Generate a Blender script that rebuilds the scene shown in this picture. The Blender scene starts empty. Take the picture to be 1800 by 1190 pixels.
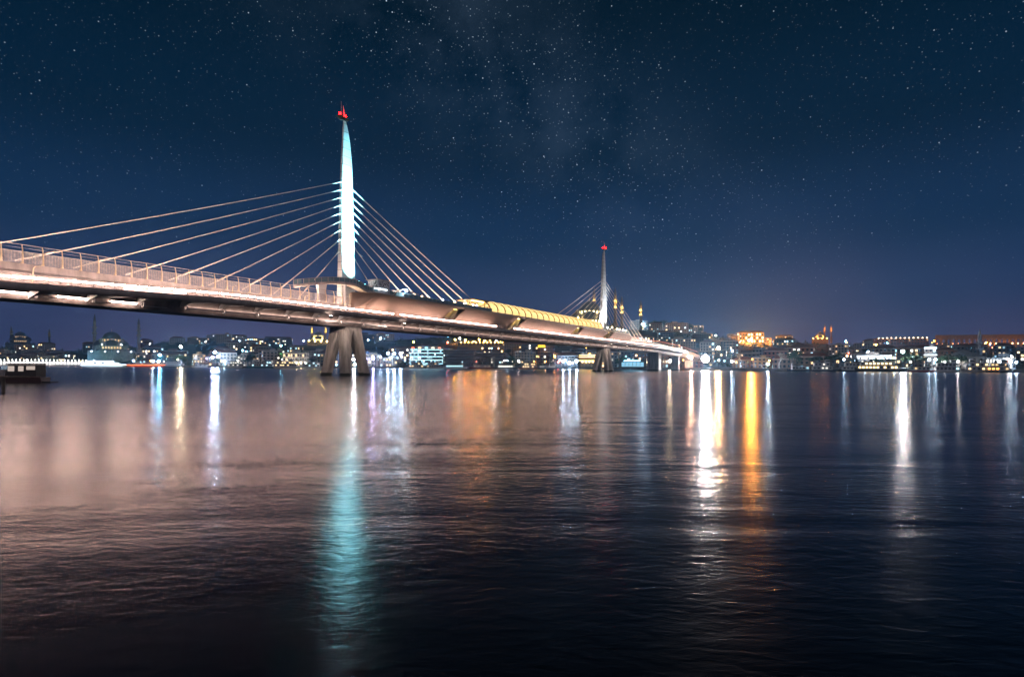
import bpy, bmesh, math, random
from mathutils import Vector, Matrix
random.seed(7)
SC = bpy.context.scene
COL = SC.collection
F, HC, YH, ROLL = 1009.0, 2.5, 644.0, 0.0043      # focal length in photo pixels, eye height, horizon row, camera roll

# ------------------------------------------------------------------ camera, sky, added soft fill, exposure
cam_d = bpy.data.cameras.new('camera'); cam = bpy.data.objects.new('camera', cam_d); COL.objects.link(cam)
cam.location = (0, 0, HC)
cam.matrix_world = Matrix.Translation((0, 0, HC)) @ Matrix.Rotation(math.radians(90), 4, 'X') @ Matrix.Rotation(ROLL, 4, 'Z')
cam_d.sensor_width = 36; cam_d.lens = F / 1800 * 36; cam_d.shift_y = (YH - 595) / 1800
cam_d.clip_start = 0.5; cam_d.clip_end = 9000
SC.camera = cam
SC.view_settings.view_transform = 'Standard'; SC.view_settings.look = 'None'
SC.view_settings.exposure = 0; SC.view_settings.gamma = 1
SC.render.engine = 'CYCLES'
cy = SC.cycles
cy.use_denoising = True
try: cy.denoiser = 'OPENIMAGEDENOISE'
except Exception: pass
cy.use_adaptive_sampling = True; cy.adaptive_threshold = 0.01
cy.max_bounces = 5; cy.diffuse_bounces = 2; cy.glossy_bounces = 3; cy.transmission_bounces = 2; cy.transparent_max_bounces = 6
cy.sample_clamp_indirect = 40; cy.sample_clamp_direct = 0
cy.use_light_tree = True; cy.caustics_reflective = True; cy.caustics_refractive = False

world = bpy.data.worlds.new('World'); SC.world = world; world.use_nodes = True
wt = world.node_tree; wt.nodes.clear()
def wn(t, **k):
    n = wt.nodes.new(t)
    for a, b in k.items(): setattr(n, a, b)
    return n
def wl(a, b): wt.links.new(a, b)
def wmath(op, a, b=None, clamp=False):
    n = wn('ShaderNodeMath', operation=op, use_clamp=clamp)
    for i, v in enumerate((a, b)):
        if v is None: continue
        if isinstance(v, (int, float)): n.inputs[i].default_value = v
        else: wl(v, n.inputs[i])
    return n.outputs[0]
def wmix(bt, fac, a, b):
    n = wn('ShaderNodeMix', data_type='RGBA', blend_type=bt)
    for s, v in ((n.inputs['Factor'], fac), (n.inputs[6], a), (n.inputs[7], b)):
        if isinstance(v, (int, float)): s.default_value = v
        elif isinstance(v, tuple): s.default_value = v
        else: wl(v, s)
    return n.outputs[2]
tc = wn('ShaderNodeTexCoord'); DIR = tc.outputs['Generated']
sep = wn('ShaderNodeSeparateXYZ'); wl(DIR, sep.inputs[0]); ELEV = sep.outputs['Z']
ramp = wn('ShaderNodeValToRGB'); wl(ELEV, ramp.inputs[0])
cr = ramp.color_ramp; cr.interpolation = 'EASE'
stops = [(0.0, (.040, .050, .138)), (.05, (.030, .049, .136)), (.11, (.017, .042, .118)), (.22, (.0045, .027, .078)), (.36, (.0009, .0145, .039)), (.56, (.0004, .0085, .020)), (1.0, (.0006, .007, .017))]
while len(cr.elements) < len(stops): cr.elements.new(.5)
for e, (p, c) in zip(cr.elements, stops): e.position = p; e.color = c + (1,)
# uneven town glow low over the horizon, all the way round
gn = wn('ShaderNodeTexNoise'); gn.inputs['Scale'].default_value = 2.6; gn.inputs['Detail'].default_value = 2; wl(DIR, gn.inputs['Vector'])
gf = wmath('MULTIPLY', wmath('EXPONENT', wmath('MULTIPLY', wmath('MAXIMUM', ELEV, 0.0), -14.0)), wmath('MULTIPLY', wmath('SUBTRACT', gn.outputs[0], .38, True), 3.2, True))
sky = wmix('ADD', gf, ramp.outputs[0], (.135, .075, .095, 1))
# the Milky Way: a faint cloudy band
d1 = Vector((-190, 1009, 644)).normalized(); d2 = Vector((330, 1009, 190)).normalized(); nb = d1.cross(d2).normalized()
dp = wn('ShaderNodeVectorMath', operation='DOT_PRODUCT'); wl(DIR, dp.inputs[0]); dp.inputs[1].default_value = nb
band = wmath('EXPONENT', wmath('MULTIPLY', wmath('POWER', wmath('ABSOLUTE', dp.outputs['Value']), 2.0), -70.0))
mn = wn('ShaderNodeTexNoise'); mn.inputs['Scale'].default_value = 5.5; mn.inputs['Detail'].default_value = 7; mn.inputs['Roughness'].default_value = .62; wl(DIR, mn.inputs['Vector'])
mwf = wmath('MULTIPLY', band, wmath('MULTIPLY', wmath('SUBTRACT', mn.outputs[0], .40, True), 4.0, True))
mwf = wmath('MULTIPLY', mwf, wmath('MULTIPLY', wmath('SUBTRACT', ELEV, .12, True), 4.5, True))
sky = wmix('ADD', mwf, sky, (.016, .024, .038, 1))
# stars: small points from Voronoi cells, two sizes, denser in the band
def stars(scale, r, keep, gain, seed):
    off = wn('ShaderNodeVectorMath', operation='ADD'); wl(DIR, off.inputs[0]); off.inputs[1].default_value = (seed, seed * 1.7, seed * .3)
    v = wn('ShaderNodeTexVoronoi'); v.inputs['Scale'].default_value = scale; wl(off.outputs[0], v.inputs['Vector'])
    d = wmath('DIVIDE', wmath('SUBTRACT', r, v.outputs['Distance'], True), r)
    sc = wn('ShaderNodeSeparateColor'); wl(v.outputs['Color'], sc.inputs[0])
    k = wmath('GREATER_THAN', sc.outputs[0], keep)
    b = wmath('ADD', wmath('POWER', sc.outputs[1], 2.5), .22)
    return wmath('MULTIPLY', wmath('MULTIPLY', wmath('MULTIPLY', d, k), b), gain), sc.outputs[2]
fade = wmath('MULTIPLY', wmath('SUBTRACT', ELEV, .05, True), 5.0, True)
s1, h1 = stars(110, .125, .30, 1.1, 3.1)
s2, _ = stars(210, .16, .10, .8, 9.7)
s3, _ = stars(34, .040, .5, 1.8, 5.3)
s2 = wmath('MULTIPLY', s2, wmath('ADD', wmath('MULTIPLY', band, 1.0), .5))
s1 = wmath('MULTIPLY', s1, wmath('ADD', wmath('MULTIPLY', band, .6), .62))
st = wmath('MULTIPLY', wmath('ADD', wmath('ADD', s1, s2), s3), fade)
sky = wmix('ADD', st, sky, (.62, .80, 1.0, 1))
bg = wn('ShaderNodeBackground'); wl(sky, bg.inputs[0]); bg.inputs[1].default_value = 1.0
wo = wn('ShaderNodeOutputWorld'); wl(bg.outputs[0], wo.inputs[0])
world.cycles.sampling_method = 'MANUAL'; world.cycles.sample_map_resolution = 512

sun_d = bpy.data.lights.new('fill_sun', 'SUN'); sun = bpy.data.objects.new('fill_sun', sun_d); COL.objects.link(sun)
sun_d.energy = 0.30; sun_d.angle = math.radians(12); sun_d.color = (1.0, .84, .76)
sun.rotation_euler = Vector((-.50, .78, -.36)).to_track_quat('-Z', 'Y').to_euler()      # added warm fill, low, from behind the viewer's right shoulder

# ------------------------------------------------------------------ materials
MATS = {}
def mat(key, col, rough=.7, metal=0, var=.18, scale=.6, bump=0, bscale=8, emit=None, estr=0, spec=.3, stain=None, drip=0):
    if key in MATS: return MATS[key]
    m = bpy.data.materials.new(key); m.use_nodes = True; nt = m.node_tree; b = nt.nodes['Principled BSDF']
    b.inputs['Roughness'].default_value = rough; b.inputs['Metallic'].default_value = metal
    b.inputs['Specular IOR Level'].default_value = spec
    t = nt.nodes.new('ShaderNodeTexCoord')
    n = nt.nodes.new('ShaderNodeTexNoise'); n.inputs['Scale'].default_value = scale; n.inputs['Detail'].default_value = 6
    if drip:                                                   # run-off streaks: noise drawn out down the wall
        mp = nt.nodes.new('ShaderNodeMapping'); mp.inputs['Scale'].default_value = (1, 1, drip); nt.links.new(t.outputs['Object'], mp.inputs[0]); nt.links.new(mp.outputs[0], n.inputs['Vector'])
    else: nt.links.new(t.outputs['Object'], n.inputs['Vector'])
    r = nt.nodes.new('ShaderNodeValToRGB'); nt.links.new(n.outputs[0], r.inputs[0])
    r.color_ramp.elements[0].position = .3; r.color_ramp.elements[1].position = .72
    r.color_ramp.elements[0].color = tuple(max(0, c * (1 - var)) for c in col) + (1,)
    r.color_ramp.elements[1].color = tuple(min(1, c * (1 + var)) for c in col) + (1,)
    last = r.outputs[0]
    if stain:                                                  # a dark weed line with an uneven top edge
        s = nt.nodes.new('ShaderNodeSeparateXYZ'); nt.links.new(t.outputs['Object'], s.inputs[0])
        mm = nt.nodes.new('ShaderNodeMath'); mm.operation = 'MULTIPLY_ADD'; nt.links.new(n.outputs[0], mm.inputs[0]); mm.inputs[1].default_value = 1.2; mm.inputs[2].default_value = stain - .6
        lt = nt.nodes.new('ShaderNodeMath'); lt.operation = 'LESS_THAN'; nt.links.new(s.outputs[2], lt.inputs[0]); nt.links.new(mm.outputs[0], lt.inputs[1])
        mx = nt.nodes.new('ShaderNodeMix'); mx.data_type = 'RGBA'; nt.links.new(lt.outputs[0], mx.inputs[0]); nt.links.new(last, mx.inputs[6]); mx.inputs[7].default_value = (.03, .03, .022, 1)
        last = mx.outputs[2]
    nt.links.new(last, b.inputs['Base Color'])
    if bump:
        n2 = nt.nodes.new('ShaderNodeTexNoise'); n2.inputs['Scale'].default_value = bscale; n2.inputs['Detail'].default_value = 4; nt.links.new(t.outputs['Object'], n2.inputs['Vector'])
        bp = nt.nodes.new('ShaderNodeBump'); bp.inputs['Strength'].default_value = bump; bp.inputs['Distance'].default_value = .05
        nt.links.new(n2.outputs[0], bp.inputs['Height']); nt.links.new(bp.outputs[0], b.inputs['Normal'])
    if emit:
        b.inputs['Emission Color'].default_value = emit + (1,); b.inputs['Emission Strength'].default_value = estr
    MATS[key] = m; return m
def glow(col, s):
    key = 'glow_%.2f_%.2f_%.2f_%g' % (*col, s)
    if key in MATS: return MATS[key]
    m = bpy.data.materials.new(key); m.use_nodes = True; nt = m.node_tree; nt.nodes.clear()
    e = nt.nodes.new('ShaderNodeEmission'); e.inputs[0].default_value = col + (1,); e.inputs[1].default_value = s
    o = nt.nodes.new('ShaderNodeOutputMaterial'); nt.links.new(e.outputs[0], o.inputs[0])
    MATS[key] = m; return m
concrete = mat('concrete', (.34, .30, .275), .85, var=.42, scale=1.1, bump=.4, bscale=5, stain=.7, drip=.12)
steel_paint = mat('steel_paint', (.48, .44, .42), .45, var=.32, scale=.9, drip=.15)
deck_grey = mat('deck_grey', (.30, .27, .26), .6, var=.2, scale=.3)
fascia_m = mat('fascia_paint', (.46, .39, .37), .42, var=.25, scale=.9, drip=.2)
girder_m = mat('girder_paint', (.30, .25, .235), .5, var=.35, scale=.8, drip=.3)
soffit_m = mat('soffit_paint', (.52, .50, .50), .5, var=.15, scale=.4)
pylon_m = mat('pylon_paint', (.70, .70, .70), .38, var=.06, scale=.4)
pylon_joint = mat('pylon_joint', (.12, .12, .12), .7)
rail_m = mat('rail_metal', (.50, .46, .42), .35, .3, var=.1)
post_m = mat('post_paint', (.80, .68, .46), .4, var=.08)
cable_m = mat('cable_sheath', (.72, .66, .60), .35, var=.05)
mesh_m = mat('screen_metal', (.44, .40, .40), .45, .2, var=.2, scale=3)
dark_m = mat('dark_metal', (.03, .03, .032), .5)
stair_wall = mat('stair_wall', (.55, .45, .22), .6)
glass_m = mat('balustrade_glass', (.20, .30, .34), .08, spec=.8, var=.05)
dark_glass = mat('dark_glass', (.012, .015, .022), .12, spec=.6)

# cladding: brushed panels with fine standing ribs
cladding_m = mat('cladding', (.32, .24, .19), .42, .25, var=.08, scale=.15)
def add_ribs(m, per_m, depth):
    nt = m.node_tree; b = nt.nodes['Principled BSDF']
    t = nt.nodes.new('ShaderNodeTexCoord'); w = nt.nodes.new('ShaderNodeTexWave'); w.wave_type = 'BANDS'; w.bands_direction = 'X'; w.inputs['Scale'].default_value = per_m
    nt.links.new(t.outputs['Object'], w.inputs['Vector'])
    bp = nt.nodes.new('ShaderNodeBump'); bp.inputs['Strength'].default_value = .5; bp.inputs['Distance'].default_value = depth
    nt.links.new(w.outputs[0], bp.inputs['Height']); nt.links.new(bp.outputs[0], b.inputs['Normal'])
add_ribs(cladding_m, .9, .06)

# ------------------------------------------------------------------ mesh helpers
class MB:
    def __init__(s): s.v = []; s.f = []
    def face(s, pts):
        n = len(s.v); s.v += [tuple(p) for p in pts]; s.f.append(tuple(range(n, n + len(pts))))
    def hexa(s, lo, hi):                       # lo, hi: four corners each, same winding
        n = len(s.v); s.v += [tuple(p) for p in lo] + [tuple(p) for p in hi]; k = len(lo)
        s.f.append(tuple(n + k - 1 - i for i in range(k))); s.f.append(tuple(n + k + i for i in range(k)))
        for i in range(k): j = (i + 1) % k; s.f.append((n + i, n + j, n + k + j, n + k + i))
        return s
    def box(s, x0, x1, y0, y1, z0, z1):
        return s.hexa([(x0, y0, z0), (x1, y0, z0), (x1, y1, z0), (x0, y1, z0)], [(x0, y0, z1), (x1, y0, z1), (x1, y1, z1), (x0, y1, z1)])
    def tube(s, a, b, r0, r1=None, n=6, caps=True):
        r1 = r0 if r1 is None else r1; a = Vector(a); b = Vector(b); d = (b - a).normalized()
        e = d.cross(Vector((0, 0, 1)) if abs(d.z) < .9 else Vector((1, 0, 0))).normalized(); g = d.cross(e)
        k = len(s.v)
        for p, r in ((a, r0), (b, r1)):
            for i in range(n): q = 2 * math.pi * i / n; s.v.append(tuple(p + e * (r * math.cos(q)) + g * (r * math.sin(q))))
        for i in range(n): j = (i + 1) % n; s.f.append((k + i, k + j, k + n + j, k + n + i))
        if caps: s.f.append(tuple(k + n - 1 - i for i in range(n))); s.f.append(tuple(k + n + i for i in range(n)))
        return s
    def path(s, pts, r, n=6):
        for a, b in zip(pts, pts[1:]): s.tube(a, b, r, n=n)
        return s
    def lathe(s, prof, n=16, c=(0, 0, 0), a0=0, a1=2 * math.pi):
        full = abs(a1 - a0 - 2 * math.pi) < 1e-6; m = n if full else n + 1; k = len(s.v)
        for r, z in prof:
            for i in range(m): q = a0 + (a1 - a0) * i / n; s.v.append((c[0] + r * math.cos(q), c[1] + r * math.sin(q), c[2] + z))
        for j in range(len(prof) - 1):
            for i in range(n):
                i2 = (i + 1) % m; s.f.append((k + j * m + i, k + j * m + i2, k + (j + 1) * m + i2, k + (j + 1) * m + i))
        return s
    def sphere(s, c, r, n=8, k=5, sz=1):
        return s.lathe([(max(.001, r * math.sin(math.pi * i / k)), -r * sz * math.cos(math.pi * i / k)) for i in range(k + 1)], n, c)
    def sweep(s, prof, ts, fn, closed=True):   # prof: list of (s, z); fn(t, s, z) -> point
        k = len(s.v); m = len(prof)
        for t in ts:
            for p in prof: s.v.append(tuple(fn(t, *p)))
        for j in range(len(ts) - 1):
            for i in range(m if closed else m - 1):
                i2 = (i + 1) % m; s.f.append((k + j * m + i, k + j * m + i2, k + (j + 1) * m + i2, k + (j + 1) * m + i))
        if closed: s.f.append(tuple(k + i for i in range(m))); e = k + (len(ts) - 1) * m; s.f.append(tuple(e + m - 1 - i for i in range(m)))
        return s
    def mesh(s, name, m, smooth=False):
        me = bpy.data.meshes.new(name); me.from_pydata(s.v, [], s.f)
        for x in (m if isinstance(m, (list, tuple)) else [m]): me.materials.append(x)
        bm = bmesh.new(); bm.from_mesh(me); bmesh.ops.remove_doubles(bm, verts=bm.verts, dist=1e-4); bmesh.ops.recalc_face_normals(bm, faces=bm.faces); bm.to_mesh(me); bm.free()
        if smooth:
            for p in me.polygons: p.use_smooth = True
            me.set_sharp_from_angle(angle=math.radians(40))
        return me
    def build(s, name, m, parent=None, smooth=False, kind=None, loc=None):
        return put(name, s.mesh(name, m, smooth), parent, loc, kind=kind)
def put(name, me, parent=None, loc=None, rz=0, kind=None):
    o = bpy.data.objects.new(name, me); COL.objects.link(o)
    if parent: o.parent = parent
    if loc is not None: o.location = loc
    if rz: o.rotation_euler = (0, 0, rz)
    if kind: o['kind'] = kind
    return o
def thing(name, label, cat, loc=(0, 0, 0), rz=0, group=None):
    o = put(name, None, None, loc, rz)
    if label: o['label'] = label
    o['category'] = cat
    if group: o['group'] = group
    return o
def tag(o, label, cat, group=None):
    o['label'] = label; o['category'] = cat
    if group: o['group'] = group
    return o
def ray(X, Y):                                  # photo pixel -> direction (per metre of depth)
    vx, vy = X - 900, Y - YH
    return (vx + vy * ROLL) / F, -(vy - vx * ROLL) / F
def at(X, Y, D):
    kx, kz = ray(X, Y); return Vector((kx * D, D, HC + kz * D))

# ordinals: things are told apart by kind and place, counted from the left of the photograph
ORD = ['first', 'second', 'third', 'fourth', 'fifth', 'sixth', 'seventh', 'eighth', 'ninth', 'tenth', 'eleventh', 'twelfth', 'thirteenth', 'fourteenth', 'fifteenth', 'sixteenth', 'seventeenth', 'eighteenth', 'nineteenth', 'twentieth']
ZONES = [(-400, 140, 'above the white-lit quay arcade'), (140, 245, 'around the grey twin-minaret mosque'), (245, 400, 'behind the red-lit ferry'), (400, 560, 'around the floodlit white mansion'),
         (560, 712, 'between near pier and cyan-lit offices'), (712, 900, 'around the cyan-lit offices'), (900, 1045, 'left of the second pier'), (1045, 1200, 'under the far bridge end'),
         (1200, 1300, 'around the dazzling shore floodlight'), (1300, 1420, 'on the orange-lit slope'), (1420, 1600, 'around the floodlit white hall'), (1600, 2200, 'below the orange-lit aqueduct')]
REG = {}
def reg(o, X, desc, plural):                   # desc: singular phrase; plural: plural phrase
    z = next(i for i, q in enumerate(ZONES) if q[0] <= X < q[1]) if X < 2200 else len(ZONES) - 1
    REG.setdefault((desc, plural, z), []).append((X, o))
def settle():
    for (d, p, z), l in REG.items():
        l.sort(key=lambda q: q[0])
        for i, (_x, o) in enumerate(l):
            o['label'] = ('only ' + d + ' standing' if len(l) == 1 else (ORD[i] if i < 20 else 'number %d' % (i + 1)) + ' from left of the ' + p) + ' ' + ZONES[z][2]

# ------------------------------------------------------------------ water and land
W = MB(); W.face([(-2300, -200, 0), (2300, -200, 0), (2300, 1600, 0), (-2300, 1600, 0)])
wm = bpy.data.materials.new('water'); wm.use_nodes = True; nt = wm.node_tree; b = nt.nodes['Principled BSDF']
b.inputs['Base Color'].default_value = (.0015, .003, .005, 1); b.inputs['Roughness'].default_value = .20; b.inputs['IOR'].default_value = 1.333
t = nt.nodes.new('ShaderNodeTexCoord')
gmap = nt.nodes.new('ShaderNodeMapping'); gmap.inputs['Scale'].default_value = (.35, 1, 1); nt.links.new(t.outputs['Object'], gmap.inputs[0])
gno = nt.nodes.new('ShaderNodeTexNoise'); gno.inputs['Scale'].default_value = .11; gno.inputs['Detail'].default_value = 3; nt.links.new(gmap.outputs[0], gno.inputs['Vector'])
gust = nt.nodes.new('ShaderNodeMapRange'); gust.inputs[1].default_value = .35; gust.inputs[2].default_value = .68; gust.inputs[3].default_value = .35; gust.inputs[4].default_value = 1.7; nt.links.new(gno.outputs[0], gust.inputs[0])
def wave(scale, sx, sy, detail, dist):
    mp = nt.nodes.new('ShaderNodeMapping'); mp.inputs['Scale'].default_value = (sx, sy, 1); mp.inputs['Rotation'].default_value = (0, 0, .12); nt.links.new(t.outputs['Object'], mp.inputs[0])
    n = nt.nodes.new('ShaderNodeTexNoise'); n.inputs['Scale'].default_value = scale; n.inputs['Detail'].default_value = detail; n.inputs['Distortion'].default_value = .6; nt.links.new(mp.outputs[0], n.inputs['Vector'])
    bp = nt.nodes.new('ShaderNodeBump'); bp.inputs['Strength'].default_value = 1; nt.links.new(n.outputs[0], bp.inputs['Height'])
    gm = nt.nodes.new('ShaderNodeMath'); gm.operation = 'MULTIPLY'; nt.links.new(gust.outputs[0], gm.inputs[0]); gm.inputs[1].default_value = dist; nt.links.new(gm.outputs[0], bp.inputs['Distance']); return bp
b1 = wave(.7, .5, 1.0, 5, .014); b2 = wave(6.0, .55, 1.0, 5, .010)
b0 = wave(.26, .22, 1.0, 4, .09)
nt.links.new(b0.outputs[0], b1.inputs['Normal']); nt.links.new(b1.outputs[0], b2.inputs['Normal']); nt.links.new(b2.outputs[0], b.inputs['Normal'])
wo_ = W.build('water', wm, kind='structure')

SHORE = [(-1.6, 1050), (-.9, 850), (-.74, 800), (-.60, 640), (-.45, 560), (-.13, 600), (.1, 580), (.23, 480), (.34, 440), (.5, 400), (.9, 350), (1.6, 300)]
HILL = [(-1.6, 30), (-.9, 30), (-.69, 25), (-.61, 45), (-.56, 45), (-.45, 42), (-.34, 38), (-.2, 50), (0, 58), (.1, 68), (.2, 72), (.3, 66), (.36, 56), (.45, 46), (.6, 42), (.8, 40), (1.6, 40)]
def lerp(tab, x):
    if x <= tab[0][0]: return tab[0][1]
    for (a, p), (c, q) in zip(tab, tab[1:]):
        if x <= c: return p + (q - p) * (x - a) / (c - a)
    return tab[-1][1]
def shore(k): return lerp(SHORE, k)
def land(k, D):
    ds = shore(k); u = max(0, min(1, (D - ds - 35) / (1020 - ds))); u = u * u * (3 - 2 * u)
    bumpy = 1.6 * math.sin(k * 31 + D * .011) * u
    return 1.7 + (lerp(HILL, k) - 1.7) * u + bumpy - max(0, D - 1200) * .05
def on_land(X, Y, up=0):                        # where a thing whose foot-plus-up is seen at this pixel stands
    kx, kz = ray(X, Y); D = shore(kx) + 8
    while D < 1300:
        if land(kx, D) + up >= HC + kz * D: return D, kx
        D += 6
    return 1000, kx
T = MB(); NK, ND = 150, 44
rows = []
for i in range(NK + 1):
    k = -1.35 + 2.7 * i / NK; ds = shore(k); r = [(k * ds, ds, -2.0), (k * ds, ds, 1.7)]
    for j in range(1, ND + 1):
        D = ds + (1500 - ds) * (j / ND) ** 1.3; r.append((k * D, D, land(k, D)))
    rows.append(r)
m_ = len(rows[0])
T.v = [p for r in rows for p in r]
T.f = [(i * m_ + j, (i + 1) * m_ + j, (i + 1) * m_ + j + 1, i * m_ + j + 1) for i in range(NK) for j in range(m_ - 1)]
land_m = mat('hill_earth', (.055, .060, .040), .95, var=.5, scale=.05, bump=.5, bscale=.6)
T.build('terrain', land_m, kind='structure')
Q = MB()                                        # stone quay apron along the far shore
ks = [-1.35 + 2.7 * i / 150 for i in range(151)]
Q.v = [p for k in ks for p in ((k * (shore(k) - .8), shore(k) - .8, -1), (k * (shore(k) - .8), shore(k) - .8, 1.95), (k * (shore(k) + 22), shore(k) + 22, 1.95))]
Q.f = [(i * 3 + j, i * 3 + 3 + j, i * 3 + 4 + j, i * 3 + 1 + j) for i in range(150) for j in range(2)]
Q.build('quay_pavement', mat('quay_stone', (.20, .19, .18), .85, var=.3, scale=.2), kind='structure')

# ------------------------------------------------------------------ the bridge  (local frame: x along the bridge, y = -s, s towards the viewer)
BR = thing('cable_stayed_bridge', 'long cable-stayed metro bridge with two white horn pylons and pink-lit walkway', 'bridge', (-42, 144.8, 0), math.atan2(.8669, .4985))
def drop(t): return -.00026 * max(0, t - 255) ** 2
def dipw(t): return drop(t) - 1.25 * max(0, min(1, (-36 - t) / 36)) ** 1.15
def Pd(t, s, z): return (t, -s, z + drop(t))
def Pw(t, s, z): return (t, -s, z + dipw(t))
TS = [-115 + 5 * i for i in range(15)] + [-40 + 10 * i for i in range(29)] + [255 + 15 * i for i in range(1, 10)]
MB().sweep([(-3, 12.1), (3, 12.1), (4.7, 14.2), (4.7, 15.0), (-4.7, 15.0), (-4.7, 14.2)], TS, Pd).build('girder', girder_m, BR)
MB().sweep([(-5.2, 15.02), (5.2, 15.02), (5.2, 16.4), (-5.2, 16.4)], TS, Pd).build('track_bed', deck_grey, BR)
for sg in (1, -1):
    MB().sweep([(sg * s, z) for s, z in ((5.22, 15.0), (6.15, 14.2), (6.15, 15.7), (5.62, 16.1), (5.45, 17.15), (5.22, 17.15))], TS, Pd).build('trough_wall', steel_paint, BR)
    wk = MB().sweep([(sg * s, z) for s, z in ((4.75, 14.75), (8.05, 14.75), (8.05, 15.22), (6.16, 15.22), (6.16, 15.0), (4.75, 15.0))], TS, Pw).build('walkway', soffit_m, BR)
    MB().sweep([(sg * s, z) for s, z in ((8.06, 15.25), (8.30, 15.25), (8.48, 15.05), (8.50, 14.75), (8.36, 14.4), (8.06, 14.15), (7.7, 14.08), (7.7, 14.7), (8.06, 14.7))], TS, Pw).build('edge_beam', fascia_m, BR, smooth=True)
# cantilever brackets and slanting soffit plates under the walkway
def bracket_mesh(sg):
    b_ = MB(); y = lambda s: -sg * s
    b_.hexa([(-.16, y(3.9), 13.2), (-.16, y(7.8), 14.05), (-.16, y(7.8), 14.72), (-.16, y(4.8), 14.72)], [(.16, y(3.9), 13.2), (.16, y(7.8), 14.05), (.16, y(7.8), 14.72), (.16, y(4.8), 14.72)])
    return b_.mesh('bracket', soffit_m)
def plate_mesh(sg):
    b_ = MB(); y = lambda s: -sg * s
    b_.hexa([(.3, y(4.8), 13.75), (5.6, y(7.6), 14.35), (.3, y(7.6), 14.15)], [(.3, y(4.8), 13.81), (5.6, y(7.6), 14.41), (.3, y(7.6), 14.21)])
    return b_.mesh('soffit_plate', soffit_m)
def hanger_mesh():
    b_ = MB(); b_.box(-.10, .10, -.45, .45, -.06, .06); b_.box(-.1, .1, .33, .45, -.75, -.06); b_.box(-.1, .1, -.45, -.33, -.75, -.06); b_.box(-.1, .1, -.45, .1, -.80, -.70)
    return b_.mesh('hanger', soffit_m)
def tray_mesh():
    b_ = MB(); b_.hexa([(0, -.28, -.10), (3.9, -.16, -.06), (3.9, .16, -.06), (0, .28, -.10)], [(0, -.28, .04), (3.9, -.16, .02), (3.9, .16, .02), (0, .28, .04)])
    return b_.mesh('cable_tray', soffit_m)
bm_, pm_, hm_, tm_ = bracket_mesh(1), plate_mesh(1), hanger_mesh(), tray_mesh()
bmF = bracket_mesh(-1)
capm = MB().box(0, 4.5, -.35, .30, 0, .05).mesh('light_block_cap', girder_m)
shm = MB().box(0, 7.2, -.03, .03, .0, .28).mesh('tube_hiding_lip', soffit_m)
tubes = {k: MB().box(0, 4.3 if k == 55 else 7.0, -.09, .09, -.09, .09).mesh('lamp_and_fill_tube', glow((1, .72, .60), k)) for k in (55, 9, 6)}
t = -111.5
while t < 330:
    z = dipw(t)
    put('bracket', bm_, BR, (t, 0, z)); put('bracket', bmF, BR, (t, 0, z))
    if t < 250: put('soffit_plate', pm_, BR, (t, 0, z))
    if t < 250:
        zz = drop(t)
        hg = put('under_deck_lamp', hm_, BR, (t + .9, -4.15, 13.25 + zz)); put('tray', tm_, hg, (.15, 0, -.58))
        st_ = 55 if t < -46 else (9 if (-30 < t < -12 or 8 < t < 30) else 6)
        put('lamp_and_fill_tube', tubes[st_], hg, (-4.9 if t < -46 else .2, .1, -.32))  # real lamps at the left end; elsewhere added fill tubes brighten the soffit
        if t <= -46: put('light_block_cap', capm, hg, (-5.0, .1, -.2))  # added cap keeps the tube's light off the soffit
        if t > -46: put('tube_hiding_lip', shm, hg, (.1, -.32, -.5))  # added lip hides the fill tube from the viewer
    t += 7.5
# near parapet: bowed posts, perforated screen panels, three rails
def post_mesh():
    b_ = MB(); prof = [(17.15, 5.75, .11), (18.0, 5.78, .10), (18.8, 5.72, .085), (19.4, 5.58, .07), (19.85, 5.38, .055)]
    for (z0, s0, r0), (z1, s1, r1) in zip(prof, prof[1:]): b_.tube((0, -s0, z0), (0, -s1, z1), r0, r1, 6)
    b_.box(-.13, .13, -5.86, -5.4, 17.1, 17.22)
    return b_.mesh('parapet_post', post_m)
def screen_mesh(w):
    b_ = MB(); n = 10
    for i in range(n):
        z = 17.22 + i * .155; b_.box(.06, w - .06, -5.50, -5.46, z, z + .092)
    for i in range(7): x = .06 + (w - .12) * i / 6; b_.box(x - .03, x + .03, -5.53, -5.50, 17.2, 18.75)
    b_.box(.0, w, -5.56, -5.42, 18.76, 18.88)
    return b_.mesh('screen_panel', mesh_m)
PW = 2.45
pmesh, smesh = post_mesh(), screen_mesh(PW)
t = -112.0
while t < 2.5:
    put('parapet_post', pmesh, BR, (t, 0, 0))
    if t + PW < 3: put('screen_panel', smesh, BR, (t, 0, 0))
    t += PW
MB().path([(-112, -5.38, 19.85), (3, -5.38, 19.85)], .055).path([(-112, -5.52, 19.35), (3, -5.52, 19.35)], .03).build('handrail', rail_m, BR)
farpost = MB().box(-.06, .06, -5.6, -5.45, 17.1, 18.9).mesh('parapet_post', post_m)
t = 208.0
while t < 300:
    put('parapet_post', farpost, BR, (t, 0, drop(t))); t += 3.0
fts = [207 + 6 * i for i in range(30)]
MB().sweep([(5.4, 18.9), (5.5, 18.9), (5.5, 19.02), (5.4, 19.02)], fts, Pd).build('handrail', rail_m, BR)
MB().sweep([(5.44, 19.05), (5.52, 19.05), (5.52, 19.14), (5.44, 19.14)], fts, Pd).build('red_train_trail', glow((1, .12, .06), 2.2), BR)  # glowing bar stands in for the red light trail of a passing train
MB().sweep([(-5.5, 17.1), (-5.4, 17.1), (-5.4, 19.6), (-5.5, 19.6)], fts, Pd).build('far_screen', mesh_m, BR)
MB().sweep([(-5.38, 19.7), (-5.5, 19.7), (-5.5, 19.85), (-5.38, 19.85)], fts, Pd).build('white_train_trail', glow((.55, .85, 1), 2.0), BR)  # glowing bar stands in for the train's pale light trail
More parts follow.
